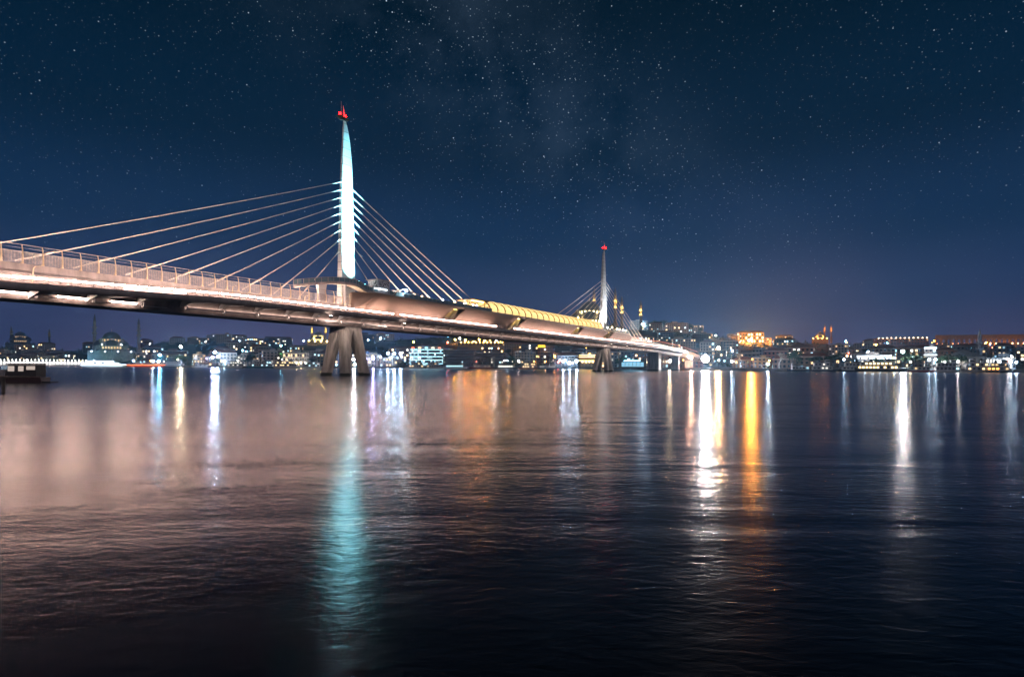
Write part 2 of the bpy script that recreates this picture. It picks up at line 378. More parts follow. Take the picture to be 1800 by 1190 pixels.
# walkway railing with its light strip
RT = [x for x in TS if x < 335]
for z, r in ((16.42, .04), (15.55, .022), (15.38, .022)):
    MB().sweep([(8.2 - r, z - r), (8.2 + r, z - r), (8.2 + r, z + r), (8.2 - r, z + r)], RT, Pw).build('walkway_rail', rail_m, BR)
bal = MB().box(-.035, .035, -8.25, -8.16, 15.2, 16.42); bal.box(-.05, .05, -8.32, -8.10, 16.38, 16.47)
balm = bal.mesh('baluster', rail_m); rest = MB()
t = -111.0
while t < 250:
    if t < 120: put('baluster', balm, BR, (t, 0, dipw(t)))
    else: z = dipw(t); rest.box(t - .035, t + .035, -8.25, -8.16, 15.2 + z, 16.42 + z)
    t += 1.46
rest.build('far_balusters', rail_m, BR, kind='stuff')
LED = (1.0, .60, .49)
segs = [(-112, -56, 30), (-55.9, 8.6, 30), (11.2, 59.6, 22), (71.5, 145.6, 22), (146.6, 191.5, 18), (192.5, 236.5, 12), (237.5, 287, 10), (288.5, 334, 8)]
for a, c, e in segs:
    n = max(2, int((c - a) / 4)); ts = [a + (c - a) * i / n for i in range(n + 1)]
    ls = MB().sweep([(8.11, 15.82), (8.15, 15.82), (8.15, 15.98), (8.11, 15.98)], ts, Pw).build('light_strip', glow(LED, e * 2.9), BR)
    MB().sweep([(8.08, 15.78), (8.10, 15.78), (8.10, 16.02), (8.08, 16.02)], ts, Pw).build('strip_light_block', rail_m, ls)  # added backing that blocks the strip's light from the walls
    MB().sweep([(8.02, 15.84), (8.06, 15.84), (8.06, 15.96), (8.02, 15.96)], ts, Pw).build('wall_fill_strip', glow((1, .66, .56), e * 2.2), ls)  # added inward strip that brightens the wall and shell
MB().sweep([(8.28, 15.30), (8.40, 15.30), (8.40, 15.40), (8.28, 15.40)], [-55.6 + 2 * i for i in range(6)], Pw).build('light_strip', glow(LED, 30), BR)
# walkway lamp standards and small gear boxes
for t in (-67, -35.5, -18.3, -6.5):
    o = MB().tube((0, -6.4, 15.2), (.10, -6.5, 17.6), .09, .07).tube((.10, -6.5, 17.6), (.45, -6.7, 17.85), .06).build('lamp_standard', post_m, BR, loc=(t, 0, dipw(t)))
    MB().box(.3, .75, -6.85, -6.55, 17.78, 17.92).build('lamp_head', rail_m, o)

# added unseen strips between the tracks brighten the stay cables from below
for a, c, z in ((-78, -3.5, 16.6), (12, 56, 20.7), (161.5, 176, 20.7), (208, 255, 16.6)):
    MB().box(a, c, -1.75, -1.6, z, z + .2).build('cable_fill_strip', glow((1, .74, .60), 130), BR)
    MB().box(a, c, 1.6, 1.75, z, z + .2).build('cable_fill_strip', glow((1, .74, .60), 130), BR)
# piers: four splayed legs under a cap
def pier(t0, cap_top):
    o = MB().hexa([(-2.9, -2.9, 11.3), (2.9, -2.9, 11.3), (2.9, 2.9, 11.3), (-2.9, 2.9, 11.3)], [(-2.5, -2.5, cap_top), (2.5, -2.5, cap_top), (2.5, 2.5, cap_top), (-2.5, 2.5, cap_top)]).build('pier', concrete, BR, loc=(t0, 0, 0))
    zs = [-1.5, 0, 1.5, 3, 4.5, 6, 7.5, 8.5, 9.3, 9.9, 10.4, 10.9, 11.4]
    for sx in (-1, 1):
        for sy in (-1, 1):
            b_ = MB(); k = 0; rings = []
            for z in zs:
                a = 4.45 - 1.55 * (max(0, z) / 11.4) ** .92; u = max(0, 1 - max(0, z) / 10.9)
                inx = 2.35 * u ** .62 if u > 0 else 0; iny = 2.35 * max(0, 1 - max(0, z) / 9.6) ** .8
                ch = .38
                rings.append([(sx * x, sy * y, z) for x, y in ((inx, iny), (a - ch, iny), (a - ch * .35, iny + .22), (a, iny + .6), (a, a - ch), (a - ch, a), (inx + .6, a), (inx + .22, a - ch * .35), (inx, a - ch))])
            n = len(rings[0]); b_.v = [p for r in rings for p in r]
            b_.f = [(j * n + i, j * n + (i + 1) % n, (j + 1) * n + (i + 1) % n, (j + 1) * n + i) for j in range(len(rings) - 1) for i in range(n)]
            b_.f += [tuple(range(n)), tuple((len(rings) - 1) * n + i for i in range(n))]
            b_.build('leg', concrete, o)
    MB().box(-2.2, 2.2, -2.2, 2.2, cap_top - .3, cap_top + .25).build('bearing_block', dark_m, o)
    return o
pier(0, 12.4); pier(180, 12.4)
p3 = MB().hexa([(-4.6, -3.6, -1.5), (4.6, -3.6, -1.5), (4.6, 3.6, -1.5), (-4.6, 3.6, -1.5)], [(-4.4, -3.4, 12.4), (4.4, -3.4, 12.4), (4.4, 3.4, 12.4), (-4.4, 3.4, 12.4)]).build('pier', concrete, BR, loc=(275, 0, 0))
MB().box(-1.2, 1.2, -3.66, -3.55, 0, 7.5).lathe([(.02, 0), (1.2, 0)], 12, (0, -3.6, 7.5)).build('recess_panel', fascia_m, p3)
for sx in (-1, 1): MB().box(sx * 3.4 - .35, sx * 3.4 + .35, -3.75, -3.45, -1, 12).build('buttress', concrete, p3)
for t0 in (330, 375): MB().hexa([(-2.2, -3, -1), (2.2, -3, -1), (2.2, 3, -1), (-2.2, 3, -1)], [(-1.9, -2.8, 12.2 + drop(t0)), (1.9, -2.8, 12.2 + drop(t0)), (1.9, 2.8, 12.2 + drop(t0)), (-1.9, 2.8, 12.2 + drop(t0))]).build('pier', concrete, BR, loc=(t0, 0, 0))

# pylons
PY = [(14.0, 2.3, 2.75, .95), (24.5, 2.14, 2.55, .87), (36, 1.96, 2.27, .66), (48.3, 1.74, 1.93, .46), (53, 1.58, 1.73, .40), (58.2, 1.31, 1.18, .29), (62.2, 1.10, .40, .21), (63.9, 1.0, -.35, .17)]
def pyl(z):
    for p, q in zip(PY, PY[1:]):
        if z <= q[0]: u = (z - p[0]) / (q[0] - p[0]); return [p[i] + (q[i] - p[i]) * u for i in (1, 2, 3)]
    return list(PY[-1][1:])
def pyl_ring(z, mir, inset=0):
    l, r, b_ = pyl(z); b_ *= 1.0 if mir > 0 else 1.55; l -= inset; r -= inset; b_ -= inset; c = min(.22, b_ * .3)
    pts = [(-l, -b_ + c), (-l + c * .4, -b_), (r - c * 2.0, -b_), (r - c * .6, -b_ + c * .5), (r, -b_ + c * 1.6), (r, b_ - c * 1.6), (r - c * .6, b_ - c * .5), (r - c * 2, b_), (-l + c * .4, b_), (-l, b_ - c)]
    return [(mir * x, y, z) for x, y in pts]
CT = [14.4, 21.3, 28.9, 36.3, 44.0, 51.3, 59.2, 66.8, 74.5]
CZ = [31.2, 33.9, 36.3, 38.5, 40.5, 42.5, 44.4, 46.3, 48.3]
def pylon(t0, mir):
    zs = [14 + 2.05 * i for i in range(25)] + [63.9]
    core = MB()
    for a, c in zip(zs, zs[1:]): core.hexa(pyl_ring(a, mir, .05), pyl_ring(c, mir, .05))
    o = core.build('pylon', pylon_joint, BR, loc=(t0, 0, 0))
    for a, c in zip(zs, zs[1:]): MB().hexa(pyl_ring(a + .05, mir), pyl_ring(c - .05, mir)).build('segment', pylon_m, o, smooth=True)
    pf = MB().hexa([(-1.2 * mir - .6, -.5, 63.9), (-1.2 * mir + 1.2, -.5, 63.9), (-1.2 * mir + 1.2, .5, 63.9), (-1.2 * mir - .6, .5, 63.9)], [(-1.2 * mir - 1.8, -.9, 64.5), (-1.2 * mir + 1.5, -.9, 64.5), (-1.2 * mir + 1.5, .9, 64.5), (-1.2 * mir - 1.8, .9, 64.5)])
    pf.build('beacon_platform', dark_m, o)
    for dx, dy in ((-1.55, -.6), (.2, -.6), (1.2, .5), (-.6, .6)):
        bc = MB().lathe([(.02, 0), (.22, .05), (.24, .4), (.16, .6), (.02, .66)], 8, (-1.2 * mir + dx, dy, 64.52)).build('beacon', glow((1, .002, .002), 90), o)
    MB().tube((-1.2 * mir + .5, 0, 64.5), (-1.2 * mir + .1, 0, 67.6), .34, .04).build('spike', pylon_m, o)
    MB().tube((-1.2 * mir - .6, 0, 64.5), (-1.2 * mir - .6, 0, 68.4), .05, .03).build('antenna', rail_m, o)
    for i, (ct, cz) in enumerate(zip(CT, CZ)):
        l, r, b_ = pyl(cz)
        if mir < 0: l, r = r, l
        for sg, e in ((-1, l), (1, r)):
            a = Vector((sg * e, 0, cz - (0 if sg * mir < 0 else .8))); c = Vector((sg * (ct), 0, 18.2)); d = (c - a)
            dl = 1 if t0 == 0 else 1
            # gentle sag
            pts = [a + d * u - Vector((0, 0, .012 * d.length * 4 * u * (1 - u) * .35)) for u in (0, .125, .25, .375, .5, .625, .75, .875, 1)]
            cb = MB().path(pts, .115 if t0 == 0 else .11, 6).build('cable', cable_m, BR, loc=(t0, 0, 0), smooth=True)
            dd = d.normalized()
            MB().tube(a - dd * .3, a + dd * 1.5, .19, .17).build('socket', rail_m, cb)
            MB().tube(c - dd * 5.5, c - dd * 2.6, .17, .20).build('socket', rail_m, cb)
    return o
py1 = pylon(0, 1); py2 = pylon(180, -1)
# floodlights on the access platform wash the pylon
def flood(t0, s, z, tgt, col, watts, ang, name='floodlight'):
    o = MB().box(-.35, .35, -.25, .25, 0, .45).tube((0, 0, -.4), (0, 0, 0), .08).build(name, dark_m, BR, loc=(t0, -s, z))
    ln = bpy.data.lights.new('floodlight_beam', 'SPOT'); ln.energy = watts; ln.color = col; ln.spot_size = math.radians(ang); ln.spot_blend = .6; ln.shadow_soft_size = .25
    lo = bpy.data.objects.new('floodlight_beam', ln); COL.objects.link(lo); lo.parent = o; lo.location = (0, 0, .6)
    d = Vector(tgt) - Vector((t0, -s, z + .6)); lo.rotation_euler = d.to_track_quat('-Z', 'Y').to_euler()
    MB().box(-.28, .28, -.18, .18, .455, .49).build('lens', glow(col, 30), o)
CY = (.24, .83, 1.0)
flood(-.8, 5.4, 22.8, (0, 0, 36), CY, 760000, 34)
flood(1.4, 5.0, 22.4, (0.2, 0, 28), CY, 60000, 46)
flood(-2.2, 5.9, 22.8, (-.3, 0, 47), CY, 900000, 14)
flood(178.6, 4.2, 21.5, (180, 0, 38), (.9, .95, 1), 80000, 50)
flood(175.5, 0.6, 21.5, (179.4, 0, 40), (.9, .93, 1), 45000, 40)

# pier floodlights hung under the walkway edge
for t0, w in ((-13, 9000), (12, 9000), (168, 6000), (192, 6000)):
    sg = -1 if t0 < 90 and t0 < 0 or t0 == 168 else 1
    flood(t0, 8.9, 13.2, (t0 - sg * 9, -1.5, 5), (1, .80, .68), w, 80)
# access platform curving round the near pylon
PP = [(-17.5, 2.0, 20.4), (-16.2, 3.2, 20.7), (-14, 4.2, 21.2), (-11, 4.9, 21.75), (-8, 5.3, 22.1), (-5, 5.5, 22.25), (-3, 5.5, 22.2), (-1.2, 5.3, 21.9), (.4, 5.1, 21.4), (2, 5.1, 21.15), (5, 5.2, 21.1), (10.5, 5.2, 21.1)]
def strip(pts, w0, w1, h0, h1, m, name, parent):
    b_ = MB(); rings = []
    for i, p in enumerate(pts):
        a = Vector(pts[max(0, i - 1)]); c = Vector(pts[min(len(pts) - 1, i + 1)]); d = (c - a); nrm = Vector((-d.y, d.x)).normalized()
        rings.append([(p[0] + nrm.x * w, -(p[1] + nrm.y * w), p[2] + h) for w, h in ((w0, h0), (w1, h0), (w1, h1), (w0, h1))])
    for a, c in zip(rings, rings[1:]): b_.hexa(a, c)
    return b_.build(name, m, parent)
plat = strip(PP, -1.5, 1.0, -.35, 0, mat('platform_paint', (.55, .47, .38), .5), 'access_platform', BR)
strip(PP, 1.0, 1.06, -.5, .12, steel_paint, 'platform_fascia', plat)
strip(PP, .96, 1.02, 1.12, 1.2, rail_m, 'platform_handrail', plat)
for a, c in zip(PP, PP[1:]):
    strip([a, c], .97, 1.0, .15, 1.08, glass_m, 'glass_panel', plat)
    d = Vector(c) - Vector(a); nrm = Vector((-d.y, d.x)).normalized()
    for u in (0, .5):
        p = Vector(a) + d * u; x, y = p.x + nrm.x * .99, -(p.y + nrm.y * .99)
        MB().box(x - .05, x + .05, y - .05, y + .05, p.z - .05, p.z + 1.2).build('platform_post', rail_m, plat)
MB().hexa([(-12.9, -5.3, 16.4), (-11.7, -5.3, 16.4), (-11.7, -4.7, 16.4), (-12.9, -4.7, 16.4)], [(-13.6, -5.4, 21.2), (-11.0, -5.4, 21.5), (-11.0, -4.6, 21.5), (-13.6, -4.6, 21.2)]).build('platform_leg', pylon_m, plat)
MB().tube((-6.0, -6.0, 15.2), (-6.0, -6.0, 21.9), .36, .36, 12).build('platform_leg', pylon_m, plat)
# lift kiosk with perforated screens
KX, KS = 7.0, 4.6
ko = MB().box(-2.2, 2.2, -1.7, 1.7, 0, 3.3).build('lift_kiosk', mat('kiosk_screen', (.62, .62, .66), .5, var=.5, scale=2.4), BR, loc=(KX, -KS, 21.1))
for i in range(26):
    r = random.Random(i); x = r.uniform(-2, 2); z = r.uniform(.3, 3); w = r.uniform(.06, .16)
    MB().box(x - w, x + w, -1.72, -1.70, z - w, z + w).build('perforation', dark_m, ko)
    y = r.uniform(-1.5, 1.5); z = r.uniform(.3, 3); MB().box(-2.22, -2.20, y - w, y + w, z - w, z + w).build('perforation', dark_m, ko)
MB().box(-2.7, 2.7, -2.1, 2.1, 3.3, 3.45).build('kiosk_roof', steel_paint, ko)
MB().box(-3.5, 1.0, -1.9, -1.86, .9, 1.0).build('kiosk_fill_lamp', glow((.8, .92, 1), 14), ko)  # added strip that brightens the kiosk screens

# station shell: a flared, ribbed skirt on each side, with four stair openings on the near side
SH = [(8.75, 20.55), (8.72, 20.35), (8.35, 19.75), (7.85, 19.1), (7.35, 18.4), (6.9, 17.7), (6.55, 17.0), (6.32, 16.4), (6.22, 15.85), (6.3, 15.25)]
OPEN = [(30.6, 5.4), (69.6, 5.6), (123.0, 6.2), (161.5, 7.0)]
def skew(t, z):
    for t0, w in OPEN:
        c = t0 + w / 2; u = abs(t - c) - w / 2 - .5
        f_ = 1 if u <= 0 else max(0, 1 - u / 9)
        if f_ > 0: return f_ * 1.05 * (z - 15.25)
    return 0
def shell_cols():
    c = set([3.0 + i * 2.0 for i in range(102)])
    for t0, w in OPEN:
        c = {x for x in c if not (t0 - .9 < x < t0 + .9 or t0 + w - .9 < x < t0 + w + .9)}; c |= {t0, t0 + w}
    return sorted(c)
cols = [c for c in shell_cols() if c <= 207]
def shell(sg):
    b_ = MB(); m = len(SH)
    for c in cols:
        e0 = -4.2 * max(0, 1 - (c - 3) / 8) ** 1
        for s, z in SH:
            t = c + (skew(c, z) if sg > 0 else 0) + e0 * max(0, (20.5 - z) / 5.3) ** .6
            taper = max(0, (c - 196) / 11); zt = z - taper * .6 * max(0, z - 17); ss = s - taper * 1.2 * max(0, (z - 16) / 5)
            b_.v.append((t, -sg * ss, zt + drop(c)))
    for j in range(len(cols) - 1):
        hole = sg > 0 and any(t0 - .01 <= cols[j] and cols[j + 1] <= t0 + w + .01 for t0, w in OPEN)
        for i in range(m - 1):
            if hole and 2 <= i <= 8: continue
            b_.f.append((j * m + i, j * m + i + 1, (j + 1) * m + i + 1, (j + 1) * m + i))
    o = b_.build('cladding_shell', cladding_m, BR, smooth=True)
    md = o.modifiers.new('thickness', 'SOLIDIFY'); md.thickness = .12; md.offset = -1
    return o
sh = shell(1); shell(-1)
MB().sweep([(-8.6, 20.3), (8.6, 20.3), (8.6, 20.5), (-8.6, 20.5)], [2.6 + 10 * i for i in range(20)], Pd).build('station_deck', deck_grey, BR)
# slatted end wall
ew = MB(); N = 34
end_wall = MB().hexa([(-3.9, -6.2, 15.3), (-1.2, -6.35, 15.3), (-.9, -6.0, 15.3), (-3.9, -5.9, 15.3)], [(-3.9, -5.9, 20.2), (2.7, -8.55, 20.6), (2.9, -8.2, 20.6), (-3.9, -5.5, 20.2)]).build('end_wall', cladding_m, BR)
for i in range(N):
    u = (i + .5) / N; xb, sb = -3.9 + 2.6 * u, 6.22 + .16 * u; xt, st2 = -3.85 + 6.5 * u, 5.95 + 2.6 * u
    MB().hexa([(xb - .02, -sb, 15.35), (xb + .04, -sb, 15.35), (xb + .04, -sb - .08, 15.35), (xb - .02, -sb - .08, 15.35)], [(xt - .05, -st2, 20.3 + .3 * u), (xt + .05, -st2, 20.3 + .3 * u), (xt + .05, -st2 - .08, 20.3 + .3 * u), (xt - .05, -st2 - .08, 20.3 + .3 * u)]).build('slat', cladding_m, end_wall)
# stairs in the openings
def arrow(t0, w, lit):
    sk = lambda z: 1.05 * (z - 15.25)
    o = MB().hexa([(t0 - .5 + sk(z), -4.9, z) for z in (15.3,)] + [(t0 + w + .5, -4.9, 15.3), (t0 + w + .5 + 5.0, -4.9, 20.1), (t0 + 4.6, -4.9, 20.1)], [(t0 - .5, -4.8, 15.3), (t0 + w + .5, -4.8, 15.3), (t0 + w + 5.5, -4.8, 20.1), (t0 + 4.6, -4.8, 20.1)]).build('stair_opening', stair_wall, BR)
    for e in (t0, t0 + w):
        MB().face([(e, -6.3, 15.3), (e + sk(20.0), -8.6, 20.0), (e + sk(20), -4.9, 20.0), (e, -4.9, 15.3)]); 
        b_ = MB().hexa([(e, -6.25, 15.3), (e + sk(18.2), -7.25, 18.2), (e + sk(18.2), -4.9, 18.2), (e, -4.9, 15.3)], [(e + .1, -6.25, 15.3), (e + .1 + sk(18.2), -7.25, 18.2), (e + .1 + sk(18.2), -4.9, 18.2), (e + .1, -4.9, 15.3)]); b_.build('stair_cheek', cladding_m, o)
    n = 18
    for i in range(n):
        u = i / n; x = t0 + w * .45 + u * (w * .55 + 3.2); z = 15.3 + u * 4.2; s = 7.3 - u * 1.2
        MB().box(x, x + .36, -s - .9, -s + .9, z, z + .24).build('step', deck_grey, o)
    for ds in (.95, -.95):
        a = (t0 + w * .45, -7.3 - ds, 16.3); c = (t0 + w + 3.2, -6.1 - ds, 20.4)
        MB().tube(a, c, .06).tube((a[0], a[1], a[2] - .5), (c[0], c[1], c[2] - .5), .035).build('stair_handrail', rail_m, o)
    MB().box(t0 + 3.6, t0 + w + 3.4, -6.4, -6.0, 19.75, 19.85).build('stair_lamp', glow((1, .72, .22), lit), o)
for (t0, w), lit in zip(OPEN, (7, 22, 18, 6)): arrow(t0, w, lit)

# golden barrel canopy over the platforms
CN0, CN1, NB = 57.5, 161.0, 21
cano = MB().sweep([(-6.6, 20.52), (-6.9, 20.52), (-6.9, 20.75), (-6.6, 20.75)], [CN0, CN1], Pd).sweep([(6.6, 20.52), (6.9, 20.52), (6.9, 20.75), (6.6, 20.75)], [CN0, CN1], Pd).build('canopy', rail_m, BR)
pane_m = bpy.data.materials.new('lit_pane'); pane_m.use_nodes = True; nt = pane_m.node_tree; b = nt.nodes['Principled BSDF']
b.inputs['Base Color'].default_value = (.55, .48, .32, 1); b.inputs['Roughness'].default_value = .35
b.inputs['Emission Color'].default_value = (1, .68, .25, 1)
tc2 = nt.nodes.new('ShaderNodeTexCoord'); nz = nt.nodes.new('ShaderNodeTexNoise'); nz.inputs['Scale'].default_value = .9; nz.inputs['Detail'].default_value = 3; nt.links.new(tc2.outputs['Object'], nz.inputs['Vector'])
mr = nt.nodes.new('ShaderNodeMapRange'); mr.inputs[1].default_value = .3; mr.inputs[2].default_value = .7; mr.inputs[3].default_value = .6; mr.inputs[4].default_value = 2.3; nt.links.new(nz.outputs[0], mr.inputs[0]); nt.links.new(mr.outputs[0], b.inputs['Emission Strength'])
def arc(a, r=1.0): return (r * 6.75 * math.cos(a), 20.75 + r * 4.15 * math.sin(a))
rib_m = mat('rib_bronze', (.28, .19, .08), .5)
step = (CN1 - CN0) / NB
prm = MB(); angs = [math.pi * i / 14 for i in range(15)]
prm.sweep([(-.2, 0), (.34, 0), (.34, .5), (-.2, .5)], angs, lambda a, w, h: (w + 1.5 * math.sin(a), -arc(a, 1 + h * .05)[0], arc(a, 1 + h * .05)[1] + h * .5))
ribm = prm.mesh('rib', rib_m)
def pane_mesh(a0, a1):
    b_ = MB(); k = 4
    for i in range(k + 1):
        a = a0 + (a1 - a0) * i / k
        for j in range(5):
            u = j / 4; s, z = arc(a, 1 + .085 * math.sin(math.pi * u)); b_.v.append((.18 + (step - .2) * u + 1.5 * math.sin(a), -s, z + .06))
    b_.f = [(i * 5 + j, i * 5 + j + 1, i * 5 + 6 + j, i * 5 + 5 + j) for i in range(k) for j in range(4)]
    return b_.mesh('pane', pane_m, True)
panes = [pane_mesh(a, c) for a, c in ((.03, .62), (.65, 1.1), (1.13, 1.56), (1.6, 2.2), (2.25, 3.1))]
for i in range(NB + 1):
    put('rib', ribm, cano, (CN0 + i * step, 0, 0))
    if i < NB:
        for p in panes: put('pane', p, cano, (CN0 + i * step, 0, 0))
MB().tube((CN0, 0, 25.2), (CN1 + 3, 0, 25.2), .22).build('ridge_tube', mat('ridge_paint', (.5, .38, .2), .5), cano)
# open platform end: flat canopy wings, posts, benches' lamps
wing = MB().hexa([(50.5, -5, 24.2), (59, -5.6, 24.0), (59, 2.6, 24.0), (50.5, 2, 24.2)], [(50.5, -5, 24.3), (59, -5.6, 24.5), (59, 2.6, 24.5), (50.5, 2, 24.3)]).build('canopy_wing', rib_m, BR)
for x, s in ((57, 5), (57, -2), (53, 1)): MB().tube((x, -s, 20.5), (x, -s, 24.1), .3, .2, 8).build('wing_post', mat('wing_post', (.6, .45, .2), .5), wing)
MB().box(50, 57, -4.8, -4.2, 23.75, 23.9).build('wing_lamp', glow((1, .62, .2), 14), wing)
MB().box(14, 57, -2.6, -2.4, 20.5, 22.6).build('platform_wall', mat('platform_wall', (.6, .45, .25), .6, var=.5, scale=.8), BR)
bal2 = MB().box(13, 57, -7.9, -7.84, 20.5, 21.6).build('glass_balustrade', glass_m, BR)
for i in range(23): MB().box(13 + 2 * i - .04, 13 + 2 * i + .04, -7.95, -7.8, 20.5, 21.65).build('balustrade_post', rail_m, bal2)
sl = MB().path([(11.5, -5.5, 21.2), (13, -5.5, 22.6), (15.5, -5.5, 23.2), (18, -5.5, 23.0), (22, -5.5, 22.5)], .14).path([(11.5, -2, 21.2), (13, -2, 22.6), (15.5, -2, 23.2), (18, -2, 23.0), (22, -2, 22.5)], .14).build('escalator_hood', rail_m, BR)
MB().hexa([(11.7, -5.4, 20.6), (21.5, -5.4, 20.6), (21.5, -2.1, 20.6), (11.7, -2.1, 20.6)], [(13, -5.4, 22.3), (21.8, -5.4, 22.3), (21.8, -2.1, 22.3), (13, -2.1, 22.3)]).build('hood_glass', glass_m, sl)
MB().sphere((15.8, -6.2, 22.9), .32).build('hood_lamp', glow((.85, .95, 1), 220), sl)
MB().box(16.5, 21.5, -5.5, -5.44, 20.8, 21.6).build('hood_screen', glow((.25, .7, 1), 1.6), sl)
def platform_post(x, s):
    o = MB().tube((x, -s, 20.5), (x, -s, 22.6), .26, .2, 8).box(x - .6, x + .4, -s - .2, -s + .2, 22.5, 22.85).build('anchor_post', mat('anchor_post', (.45, .45, .36), .5), BR)
for x in (23.2, 28.9, 30.2, 36.3, 37.6, 44, 51.3): platform_post(x, 1.2)
for x, c, e in ((36.0, (.7, .85, 1), 30), (52.5, (.8, .9, 1), 60), (54.6, (.5, .35, 1), 25), (42, (1, .7, .3), 25), (47.5, (1, .7, .3), 25), (26, (1, .7, .35), 12)):
    o = MB().tube((x, -3.4, 20.5), (x, -3.4, 22.4), .06).build('platform_lamp', rail_m, BR); MB().sphere((x, -3.4, 22.55), .26).build('lamp_globe', glow(c, e), o)
for x, c, e in ((172, (.7, 1, .9), 30), (186, (1, .8, .4), 40), (190, (1, .7, .3), 40), (196, (.9, .95, 1), 40), (200, (1, .8, .5), 16)):
    o = MB().tube((x, -5.4, 20.5), (x, -5.4, 22.2), .07).build('platform_lamp', rail_m, BR); MB().sphere((x, -5.4, 22.4), .34).build('lamp_globe', glow(c, e), o)
MB().box(184, 203, -4, -1, 20.5, 22.4).build('platform_room', mat('platform_room', (.2, .2, .24), .6), BR)
for t0 in (249, 272, 300): MB().tube((t0, 5.6, 17 + drop(t0)), (t0, 5.6, 23 + drop(t0)), .14, .1).tube((t0, 5.6, 23 + drop(t0)), (t0, 3.4, 23.4 + drop(t0)), .09).build('overhead_mast', post_m, BR)

# ------------------------------------------------------------------ the far city
WALLC = {'grey': (.26, .26, .27), 'cream': (.46, .41, .32), 'brown': (.22, .17, .13), 'pale': (.50, .50, .50), 'ochre': (.42, .32, .18), 'brick-red': (.26, .13, .10), 'slate': (.15, .16, .19)}
WALLM = {k: mat('wall_' + k.replace('-', '_'), tuple(q * .72 for q in c), .85, var=.22, scale=.35, bump=.2, bscale=1.5) for k, c in WALLC.items()}
ROOFM = {'tile': mat('roof_tile', (.16, .075, .05), .85, var=.35, scale=.8, bump=.4, bscale=3), 'flat': mat('roof_felt', (.10, .10, .105), .9, var=.3), 'lead': mat('roof_lead', (.15, .17, .19), .6, var=.2)}
trim_m = mat('trim_stone', (.42, .40, .37), .8)
WARM, WHITE, CYAN, ORANGE, PINK, GREEN, BLUE = (1, .66, .32), (1, .93, .82), (.50, .85, 1), (1, .42, .08), (1, .45, .35), (.25, 1, .35), (.35, .55, 1)
STOR = {1: 'single', 2: 'two', 3: 'three', 4: 'four', 5: 'five', 6: 'six', 7: 'seven', 8: 'eight'}
def facade_windows(root, W_, Dp, H_, cols, rows, rng, plit, lit, estr, wfrac=.5, hfrac=.55, z0=0.0, sides=True, name='window_rows'):
    dark = MB(); lits = {}
    ch = H_ / rows
    def win(p, q, z, hh, w2, side):
        e = None
        if rng.random() < plit: e = rng.choice(lit)
        b_ = dark if e is None else lits.setdefault(e, MB())
        if side == 0: b_.box(p - w2, p + w2, -Dp / 2 - .07, -Dp / 2 + .05, z, z + hh)
        else: x = side * W_ / 2; b_.box(min(x - .05 * side, x + .07 * side), max(x - .05 * side, x + .07 * side), p - w2, p + w2, z, z + hh)
    for r in range(rows):
        z = z0 + r * ch + ch * .25
        for c in range(cols): win(-W_ / 2 + W_ * (c + .5) / cols, 0, z, ch * hfrac, W_ / cols * wfrac / 2, 0)
        if sides:
            n = max(1, int(Dp / (W_ / cols)))
            for sd in (-1, 1):
                for c in range(n): win(-Dp / 2 + Dp * (c + .5) / n, 0, z, ch * hfrac, Dp / n * wfrac / 2, sd)
    if dark.v: dark.build(name, dark_glass, root, kind='stuff')
    for e, b_ in lits.items(): b_.build('lit_' + name, glow(e, estr * rng.choice((.6, 1, 1.5))), root, kind='stuff')
